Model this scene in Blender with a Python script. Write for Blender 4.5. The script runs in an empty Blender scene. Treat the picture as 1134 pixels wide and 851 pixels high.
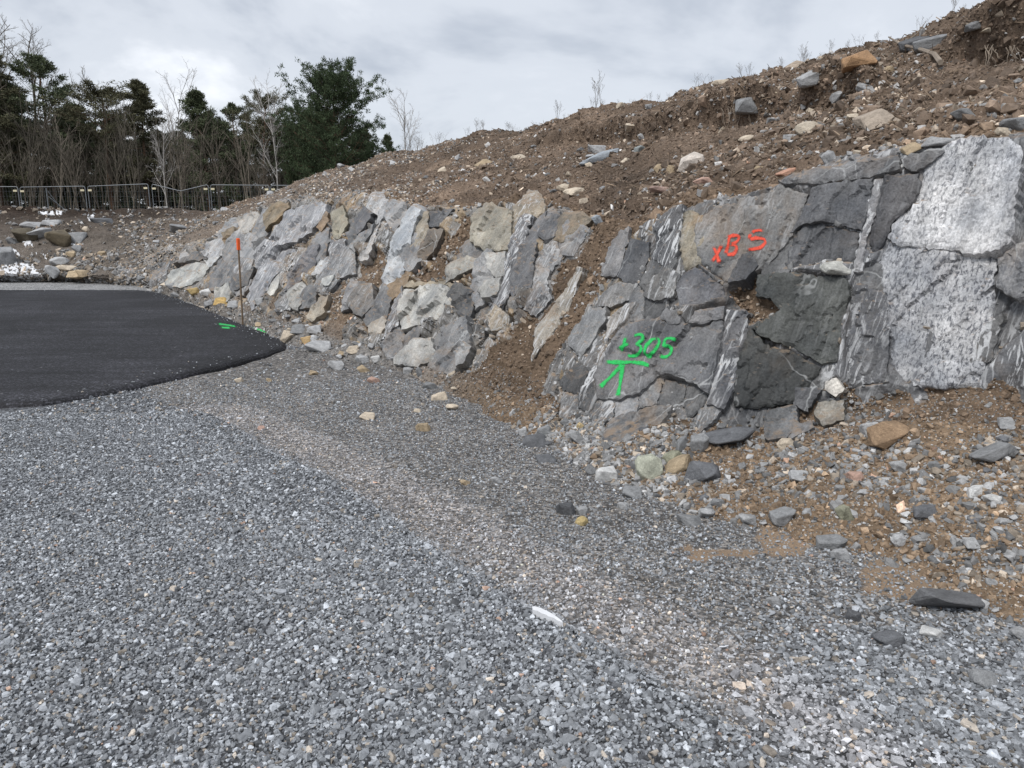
import bpy, bmesh, math, random
import numpy as np
from mathutils import Vector, Matrix, Euler
from mathutils.bvhtree import BVHTree
from mathutils.geometry import delaunay_2d_cdt

SC = bpy.context.scene
COL = SC.collection
rng = np.random.default_rng(7)
random.seed(7)

# ------------------------------------------------------------------ camera
FPX, CX, CY, HORIZON, CAMZ = 852.0, 567.0, 425.5, 250.0, 1.6
PITCH = math.atan((CY - HORIZON) / FPX)
SP, CP = math.sin(PITCH), math.cos(PITCH)
cam_data = bpy.data.cameras.new('camera')
cam_data.sensor_width = 36.0
cam_data.lens = FPX / 1134.0 * 36.0
cam_data.clip_start = 0.05
cam_data.clip_end = 2000.0
cam = bpy.data.objects.new('camera', cam_data)
cam.location = (0, 0, CAMZ)
cam.rotation_euler = (math.pi / 2 - PITCH, 0, 0)
COL.objects.link(cam)
SC.camera = cam

# ------------------------------------------------------------------ sky, sun, exposure
SUN_EL, SUN_AZ = math.radians(48), math.radians(205)
world = bpy.data.worlds.new('World')
SC.world = world
world.use_nodes = True
wt = world.node_tree
wt.nodes.clear()
def wn(t, **kw):
    n = wt.nodes.new(t)
    for k, v in kw.items():
        setattr(n, k, v)
    return n
w_out = wn('ShaderNodeOutputWorld')
w_bg = wn('ShaderNodeBackground')
w_bg.inputs['Strength'].default_value = 0.1
w_sky = wn('ShaderNodeTexSky', sky_type='NISHITA', sun_disc=False)
w_sky.sun_elevation = SUN_EL
w_sky.sun_rotation = SUN_AZ
w_tc = wn('ShaderNodeTexCoord')
w_sep = wn('ShaderNodeSeparateXYZ')
w_zc = wn('ShaderNodeMath', operation='MAXIMUM')
w_zc.inputs[1].default_value = 0.0
w_za = wn('ShaderNodeMath', operation='ADD')
w_za.inputs[1].default_value = 0.42
w_comb = wn('ShaderNodeCombineXYZ')
w_dx = wn('ShaderNodeMath', operation='DIVIDE')
w_dy = wn('ShaderNodeMath', operation='DIVIDE')
w_n1 = wn('ShaderNodeTexNoise')
w_n1.inputs['Scale'].default_value = 1.5
w_n1.inputs['Detail'].default_value = 6.0
w_n1.inputs['Roughness'].default_value = 0.56
w_n1.inputs['Distortion'].default_value = 0.35
w_r1 = wn('ShaderNodeValToRGB')
cr = w_r1.color_ramp
cr.interpolation = 'EASE'
cr.elements[0].position, cr.elements[0].color = 0.37, (3.15, 3.42, 3.9, 1)
cr.elements[1].position, cr.elements[1].color = 0.66, (6.3, 6.45, 6.75, 1)
e = cr.elements.new(0.51); e.color = (4.4, 4.64, 5.05, 1)
w_mix = wn('ShaderNodeMixRGB', blend_type='MIX')
w_mix.inputs['Fac'].default_value = 0.93
L = wt.links.new
L(w_tc.outputs['Generated'], w_sep.inputs[0])
L(w_sep.outputs['Z'], w_zc.inputs[0]); L(w_zc.outputs[0], w_za.inputs[0])
L(w_sep.outputs['X'], w_dx.inputs[0]); L(w_za.outputs[0], w_dx.inputs[1])
L(w_sep.outputs['Y'], w_dy.inputs[0]); L(w_za.outputs[0], w_dy.inputs[1])
L(w_dx.outputs[0], w_comb.inputs['X']); L(w_dy.outputs[0], w_comb.inputs['Y'])
L(w_comb.outputs[0], w_n1.inputs['Vector'])
L(w_n1.outputs['Fac'], w_r1.inputs['Fac'])
L(w_sky.outputs[0], w_mix.inputs['Color1']); L(w_r1.outputs[0], w_mix.inputs['Color2'])
L(w_mix.outputs[0], w_bg.inputs['Color']); L(w_bg.outputs[0], w_out.inputs['Surface'])

sun_data = bpy.data.lights.new('sun', 'SUN')
sun_data.energy = 1.5
sun_data.angle = math.radians(16)
sun_data.color = (1.0, 0.97, 0.93)
sun = bpy.data.objects.new('sun', sun_data)
# sun stands behind the camera, a little to the left
sd = Vector((-0.45, -0.62, 0.95)).normalized()
sun.rotation_euler = sd.to_track_quat('Z', 'Y').to_euler()
sun.location = (-6, -8, 12)
COL.objects.link(sun)
SC.view_settings.view_transform = 'Standard'
SC.view_settings.look = 'None'
SC.view_settings.gamma = 1.0
SC.view_settings.exposure = 0.75
SC.view_settings.use_curve_mapping = False
SC.cycles.max_bounces = 4
SC.cycles.diffuse_bounces = 3
SC.cycles.transparent_max_bounces = 8

# ------------------------------------------------------------------ helpers
def ray(px, py):
    u = (px - CX) / FPX
    v = (py - CY) / FPX
    return np.array((u, CP - v * SP, -SP - v * CP))

def at(px, py, Y):
    d = ray(px, py)
    return np.array((0, 0, CAMZ)) + d * (Y / d[1])

def ground_at(px, py, z=0.0):
    d = ray(px, py)
    return np.array((0, 0, CAMZ)) + d * ((z - CAMZ) / d[2])

def proj(P):
    P = np.asarray(P, float)
    x, y, z = P[..., 0], P[..., 1], P[..., 2] - CAMZ
    w = y * CP - z * SP
    w = np.where(w < 0.05, np.nan, w)
    up = y * SP + z * CP
    return CX + FPX * x / w, CY - FPX * up / w

def tag(o, label=None, cat=None, group=None, kind=None):
    if label: o['label'] = label
    if cat: o['category'] = cat
    if group: o['group'] = group
    if kind: o['kind'] = kind
    return o

def new_mesh(name, V, Fc, mat=None, smooth=False):
    me = bpy.data.meshes.new(name)
    V = np.asarray(V, np.float32)
    if isinstance(Fc, np.ndarray):
        n, k = Fc.shape
        me.vertices.add(len(V)); me.vertices.foreach_set('co', V.ravel())
        me.loops.add(n * k); me.loops.foreach_set('vertex_index', Fc.astype(np.int32).ravel())
        me.polygons.add(n)
        me.polygons.foreach_set('loop_start', np.arange(0, n * k, k, dtype=np.int32))
        me.update(calc_edges=True)
        me.validate()
    else:
        me.from_pydata(V.tolist(), [], Fc)
        me.update()
    me.polygons.foreach_set('use_smooth', np.full(len(me.polygons), smooth, bool))
    if mat: me.materials.append(mat)
    return me

def obj(name, me, parent=None, loc=None):
    o = bpy.data.objects.new(name, me)
    COL.objects.link(o)
    if parent: o.parent = parent
    if loc is not None: o.location = loc
    return o

def set_col(me, name, arr):
    a = me.attributes.new(name, 'FLOAT_COLOR', 'POINT')
    arr = np.asarray(arr, np.float32)
    if arr.shape[1] == 3:
        arr = np.concatenate([arr, np.ones((len(arr), 1), np.float32)], 1)
    a.data.foreach_set('color', arr.ravel())

def hash2(ix, iy, seed):
    ix = np.asarray(ix).astype(np.int64); iy = np.asarray(iy).astype(np.int64)
    h = (ix * 374761393 + iy * 668265263 + seed * 974634757) & 0xFFFFFFFF
    h = ((h ^ (h >> 13)) * 1274126177) & 0xFFFFFFFF
    h = h ^ (h >> 16)
    h = (h * 2246822519) & 0xFFFFFFFF
    h = h ^ (h >> 15)
    return (h & 0xFFFFFF) / float(0x1000000)

def hash3(ix, iy, iz, seed):
    return hash2(ix + 7919 * (np.asarray(iz).astype(np.int64)), iy - 104729 * (np.asarray(iz).astype(np.int64)), seed)

def vnoise(P, seed=0):
    """value noise in 3D, -1..1"""
    P = np.asarray(P, float)
    i = np.floor(P); f = P - i
    f = f * f * (3 - 2 * f)
    i = i.astype(np.int64)
    r = 0
    for dx in (0, 1):
        for dy in (0, 1):
            for dz in (0, 1):
                w = (f[..., 0] if dx else 1 - f[..., 0]) * (f[..., 1] if dy else 1 - f[..., 1]) * (f[..., 2] if dz else 1 - f[..., 2])
                r = r + w * hash3(i[..., 0] + dx, i[..., 1] + dy, i[..., 2] + dz, seed)
    return r * 2 - 1

def fbm(P, freq, octs=4, seed=0, gain=0.5):
    r = 0; a = 1; s = 0
    P = np.asarray(P, float) * freq
    for k in range(octs):
        r = r + a * vnoise(P, seed + 31 * k); s += a
        P = P * 2.03 + 11.7; a *= gain
    return r / s

def facet(u, v, su, sv, seed, tilt=0.5, jit=0.9, groove=0.0):
    """broken-rock relief: every cell is a tilted plane with its own level"""
    x = u / su; y = v / sv
    ix = np.floor(x); iy = np.floor(y)
    best = np.full(x.shape, 1e9); b2 = np.full(x.shape, 1e9)
    h = np.zeros(x.shape); cid = np.zeros(x.shape)
    for dx in (-1, 0, 1):
        for dy in (-1, 0, 1):
            cx = ix + dx; cy = iy + dy
            px = cx + 0.5 + jit * (hash2(cx, cy, seed) - 0.5)
            py = cy + 0.5 + jit * (hash2(cx, cy, seed + 1) - 0.5)
            d = np.abs(x - px) * 1.0 + np.abs(y - py) * 0.75 + 0.25 * np.hypot(x - px, y - py)
            lv = hash2(cx, cy, seed + 2) * 2 - 1
            gx = (hash2(cx, cy, seed + 3) * 2 - 1) * tilt
            gy = (hash2(cx, cy, seed + 4) * 2 - 1) * tilt
            val = lv + gx * (x - px) * 2 + gy * (y - py) * 2
            c = d < best
            b2 = np.where(c, best, np.minimum(b2, d))
            h = np.where(c, val, h)
            cid = np.where(c, hash2(cx, cy, seed + 5), cid)
            best = np.where(c, d, best)
    if groove:
        e = np.clip((b2 - best) / 0.12, 0, 1)
        h = h - groove * (1 - e)
    return h, cid

def inpoly(X, Y, poly):
    poly = np.asarray(poly, float)
    x0, y0 = poly.min(0); x1, y1 = poly.max(0)
    res = np.zeros(X.shape, bool)
    m = (X >= x0) & (X <= x1) & (Y >= y0) & (Y <= y1)
    if not m.any(): return res
    xs, ys = X[m], Y[m]
    r = np.zeros(xs.shape, bool)
    n = len(poly)
    for k in range(n):
        xa, ya = poly[k]; xb, yb = poly[(k + 1) % n]
        if ya == yb: continue
        c = ((ya > ys) != (yb > ys)) & (xs < (xb - xa) * (ys - ya) / (yb - ya) + xa)
        r ^= c
    res[m] = r
    return res

def dist_polyline(X, Y, pts):
    """distance to a polyline and the side (positive = right of travel)"""
    D = np.full(X.shape, 1e9); S = np.zeros(X.shape)
    for (xa, ya), (xb, yb) in zip(pts[:-1], pts[1:]):
        dx, dy = xb - xa, yb - ya
        l2 = dx * dx + dy * dy
        t = np.clip(((X - xa) * dx + (Y - ya) * dy) / l2, 0, 1)
        d = np.hypot(X - xa - t * dx, Y - ya - t * dy)
        s = -(dx * (Y - ya) - dy * (X - xa))
        c = d < D
        D = np.where(c, d, D); S = np.where(c, np.sign(s), S)
    return D * np.where(S == 0, 1, S)

# ------------------------------------------------------------------ materials
def mat_base(name, rough=0.85):
    m = bpy.data.materials.new(name)
    m.use_nodes = True
    nt = m.node_tree
    b = nt.nodes['Principled BSDF']
    b.inputs['Roughness'].default_value = rough
    b.inputs['Specular IOR Level'].default_value = 0.3
    return m, nt, b

def N(nt, t, ins=None, **kw):
    n = nt.nodes.new(t)
    for k, v in kw.items(): setattr(n, k, v)
    if ins:
        for k, v in ins.items():
            if hasattr(v, 'node'): nt.links.new(v, n.inputs[k])
            else: n.inputs[k].default_value = v
    return n

def noise(nt, vec, scale, detail=4, rough=0.55, dist=0.0):
    return N(nt, 'ShaderNodeTexNoise', {'Vector': vec, 'Scale': scale, 'Detail': detail, 'Roughness': rough, 'Distortion': dist}).outputs['Fac']

def ramp(nt, fac, *stops):
    r = N(nt, 'ShaderNodeValToRGB', {'Fac': fac})
    el = r.color_ramp.elements
    for i, (p, c) in enumerate(stops):
        if i < 2: q = el[i]; q.position = p
        else: q = el.new(p)
        q.color = (c, c, c, 1) if not hasattr(c, '__len__') else (*c, 1)
    return r.outputs['Color']

def mixc(nt, fac, a, b, mode='MIX'):
    n = N(nt, 'ShaderNodeMix', data_type='RGBA', blend_type=mode)
    for sock, v in ((n.inputs[0], fac), (n.inputs[6], a), (n.inputs[7], b)):
        if hasattr(v, 'node'): nt.links.new(v, sock)
        elif hasattr(v, '__len__'): sock.default_value = (*v, 1) if len(v) == 3 else v
        else: sock.default_value = v
    return n.outputs[2]

def mth(nt, op, a, b=0.0):
    n = N(nt, 'ShaderNodeMath', operation=op)
    for s, v in ((n.inputs[0], a), (n.inputs[1], b)):
        if hasattr(v, 'node'): nt.links.new(v, s)
        else: s.default_value = v
    return n.outputs[0]

def bump(nt, h, strength, dist, prev=None):
    b = N(nt, 'ShaderNodeBump', {'Height': h, 'Strength': strength, 'Distance': dist})
    if prev: nt.links.new(prev, b.inputs['Normal'])
    return b.outputs[0]

FOL = Vector((0.36, 0.22, 0.90)).normalized()          # line of the foliation in the rock
FA = Vector((0.85, 0.25, -0.40)); FA = (FA - FOL * FA.dot(FOL)).normalized()
FB = FOL.cross(FA)

def rock_material(name, use_object_color=False):
    m, nt, b = mat_base(name, 0.62)
    pos = N(nt, 'ShaderNodeNewGeometry').outputs['Position']
    def dot(v): return N(nt, 'ShaderNodeVectorMath', {0: pos, 1: tuple(v)}, operation='DOT_PRODUCT').outputs['Value']
    da, db, dc = dot(FA), dot(FB), dot(FOL)
    def fol(sa, sc):
        return N(nt, 'ShaderNodeCombineXYZ', {0: mth(nt, 'MULTIPLY', da, sa), 1: mth(nt, 'MULTIPLY', db, sa), 2: mth(nt, 'MULTIPLY', dc, sc)}).outputs[0]
    tint = N(nt, 'ShaderNodeAttribute', attribute_name='tint').outputs['Color']
    prm = N(nt, 'ShaderNodeSeparateColor', {0: N(nt, 'ShaderNodeAttribute', attribute_name='prm').outputs['Color']})
    streak, speck, rust = prm.outputs[0], prm.outputs[1], prm.outputs[2]
    f1 = fol(9.0, 1.6)
    n1 = noise(nt, f1, 1.0, 6, 0.62, 0.6)
    n2 = noise(nt, pos, 3.2, 5, 0.6)
    n3 = noise(nt, pos, 70.0, 3, 0.6)
    c = mixc(nt, 1.0, tint, ramp(nt, n1, (0.28, 0.74), (0.72, 1.28)), 'MULTIPLY')
    c = mixc(nt, 1.0, c, ramp(nt, n2, (0.3, (0.62, 0.64, 0.67)), (0.7, (1.42, 1.38, 1.32))), 'MULTIPLY')
    c = mixc(nt, 1.0, c, ramp(nt, n3, (0.3, 0.7), (0.7, 1.3)), 'MULTIPLY')
    # warm stains
    st = ramp(nt, noise(nt, pos, 1.7, 5, 0.65, 0.8), (0.52, 0.0), (0.68, 1.0))
    c = mixc(nt, mth(nt, 'MULTIPLY', st, rust), c, (0.27, 0.17, 0.085))
    # pale bands along the foliation
    f2 = fol(24.0, 3.4)
    sb = ramp(nt, noise(nt, f2, 1.0, 5, 0.6, 1.2), (0.52, 0.0), (0.60, 1.0))
    gate = ramp(nt, noise(nt, pos, 2.1, 2, 0.5), (0.40, 0.0), (0.58, 1.0))
    amt = mth(nt, 'MULTIPLY', sb, mth(nt, 'MAXIMUM', mth(nt, 'MULTIPLY', streak, 0.85), mth(nt, 'MULTIPLY', gate, mth(nt, 'MULTIPLY', streak, 2.2))))
    amt = mth(nt, 'MINIMUM', amt, 0.92)
    c = mixc(nt, amt, c, (0.56, 0.57, 0.58))
    # hairline quartz veins
    wob = N(nt, 'ShaderNodeVectorMath', {0: N(nt, 'ShaderNodeTexNoise', {'Vector': pos, 'Scale': 2.5, 'Detail': 4}).outputs['Color'], 1: (.22, .22, .22)}, operation='MULTIPLY').outputs[0]
    dv = N(nt, 'ShaderNodeVectorMath', {0: fol(1.0, .55), 1: wob}, operation='ADD').outputs[0]
    vo = N(nt, 'ShaderNodeTexVoronoi', {'Vector': dv, 'Scale': 2.3}, feature='DISTANCE_TO_EDGE').outputs['Distance']
    vein = ramp(nt, vo, (0.003, 1.0), (0.012, 0.0))
    vg = ramp(nt, noise(nt, pos, 1.3, 2, 0.5), (0.50, 0.0), (0.62, 0.65))
    c = mixc(nt, mth(nt, 'MULTIPLY', vein, vg), c, (0.45, 0.46, 0.46))
    # granite flecks
    fk = noise(nt, fol(60.0, 26.0), 1.0, 4, 0.7, 0.4)
    fkm = mth(nt, 'MULTIPLY', ramp(nt, fk, (0.50, 0.0), (0.60, 1.0)), speck)
    c = mixc(nt, mth(nt, 'MULTIPLY', fkm, 0.75), c, (0.11, 0.115, 0.13))
    # sand lying on the ledges
    nz = N(nt, 'ShaderNodeSeparateXYZ', {0: N(nt, 'ShaderNodeNewGeometry').outputs['Normal']}).outputs['Z']
    led = mth(nt, 'MULTIPLY', ramp(nt, nz, (0.62, 0.0), (0.9, 1.0)), ramp(nt, noise(nt, pos, 9.0, 4, 0.6), (0.42, 0.0), (0.6, 0.8)))
    c = mixc(nt, led, c, (0.26, 0.19, 0.13))
    nt.links.new(c, b.inputs['Base Color'])
    h = bump(nt, noise(nt, fol(16.0, 6.0), 1.0, 6, 0.65), 0.45, 0.03)
    h = bump(nt, noise(nt, pos, 45.0, 5, 0.7), 0.5, 0.012, h)
    nt.links.new(h, b.inputs['Normal'])
    return m

def soil_material(name):
    m, nt, b = mat_base(name, 0.95)
    b.inputs['Specular IOR Level'].default_value = 0.15
    pos = N(nt, 'ShaderNodeNewGeometry').outputs['Position']
    tint = N(nt, 'ShaderNodeAttribute', attribute_name='tint').outputs['Color']
    c = mixc(nt, 1.0, tint, ramp(nt, noise(nt, pos, 2.2, 5, 0.65), (0.3, 0.66), (0.7, 1.36)), 'MULTIPLY')
    c = mixc(nt, 1.0, c, ramp(nt, noise(nt, pos, 28.0, 5, 0.7), (0.3, 0.6), (0.7, 1.45)), 'MULTIPLY')
    vo = N(nt, 'ShaderNodeTexVoronoi', {'Vector': pos, 'Scale': 38.0})
    pick = ramp(nt, N(nt, 'ShaderNodeSeparateColor', {0: vo.outputs['Color']}).outputs[0], (0.80, 0.0), (0.84, 1.0))
    disc = ramp(nt, vo.outputs['Distance'], (0.22, 1.0), (0.34, 0.0))
    c = mixc(nt, mth(nt, 'MULTIPLY', mth(nt, 'MULTIPLY', pick, disc), 0.75), c, mixc(nt, 1.0, tint, (2.4, 2.6, 2.9), 'MULTIPLY'))
    nt.links.new(c, b.inputs['Base Color'])
    h = bump(nt, noise(nt, pos, 14.0, 6, 0.7), 0.8, 0.05)
    h = bump(nt, noise(nt, pos, 90.0, 4, 0.7), 0.6, 0.012, h)
    nt.links.new(h, b.inputs['Normal'])
    return m

def stone_material(name, attr):
    """loose stones: colour of each from the object or from the scattered point"""
    m, nt, b = mat_base(name, 0.75)
    oi = N(nt, 'ShaderNodeObjectInfo')
    if attr: base = N(nt, 'ShaderNodeAttribute', attribute_name='col', attribute_type='INSTANCER').outputs['Color']
    else: base = oi.outputs['Color']
    tc = N(nt, 'ShaderNodeTexCoord').outputs['Object']
    off = N(nt, 'ShaderNodeVectorMath', {0: tc, 1: oi.outputs['Location']}, operation='ADD').outputs[0]
    k = 1.0 if attr else 1.6
    c = mixc(nt, 1.0, base, ramp(nt, noise(nt, off, 2.2 * k, 5, 0.65, 0.5), (0.3, 0.68), (0.7, 1.32)), 'MULTIPLY')
    c = mixc(nt, 1.0, c, ramp(nt, noise(nt, off, 14.0 * k, 3, 0.6), (0.3, 0.8), (0.7, 1.2)), 'MULTIPLY')
    nt.links.new(c, b.inputs['Base Color'])
    if not attr:
        h = bump(nt, noise(nt, off, 7.0, 6, 0.7), 0.6, 0.02)
        nt.links.new(h, b.inputs['Normal'])
    return m

def plain_material(name, col, rough=0.8, var=0.3, scale=8.0, metallic=0.0, bmp=0.0):
    m, nt, b = mat_base(name, rough)
    b.inputs['Metallic'].default_value = metallic
    pos = N(nt, 'ShaderNodeTexCoord').outputs['Object']
    c = mixc(nt, 1.0, col, ramp(nt, noise(nt, pos, scale, 5, 0.6), (0.3, 1 - var), (0.7, 1 + var)), 'MULTIPLY')
    nt.links.new(c, b.inputs['Base Color'])
    if bmp:
        nt.links.new(bump(nt, noise(nt, pos, scale * 2, 5, 0.6), 0.6, bmp), b.inputs['Normal'])
    return m

M_ROCK = rock_material('fractured_rock')
M_SOIL = soil_material('bare_soil')
M_STONE = stone_material('loose_stone', False)
M_CHIP = stone_material('stone_chip', True)
# ------------------------------------------------------------------ traced outlines on the rock (photo pixels)
def Z(ox, oy, pts, k=3.544):
    return [(ox + a / k, oy + b / k) for a, b in pts]
R3, R5, R6, R7, R8, RB = (160, 180), (380, 180), (560, 220), (814, 120), (700, 290), (520, 420)
DK, MD, LT, PALE, WHT, TAN, BRN = (0.085, 0.088, 0.095), (0.15, 0.152, 0.158), (0.25, 0.255, 0.26), (0.38, 0.40, 0.42), (0.66, 0.67, 0.69), (0.29, 0.26, 0.21), (0.20, 0.15, 0.10)
VDK = (0.055, 0.058, 0.058)
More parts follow.
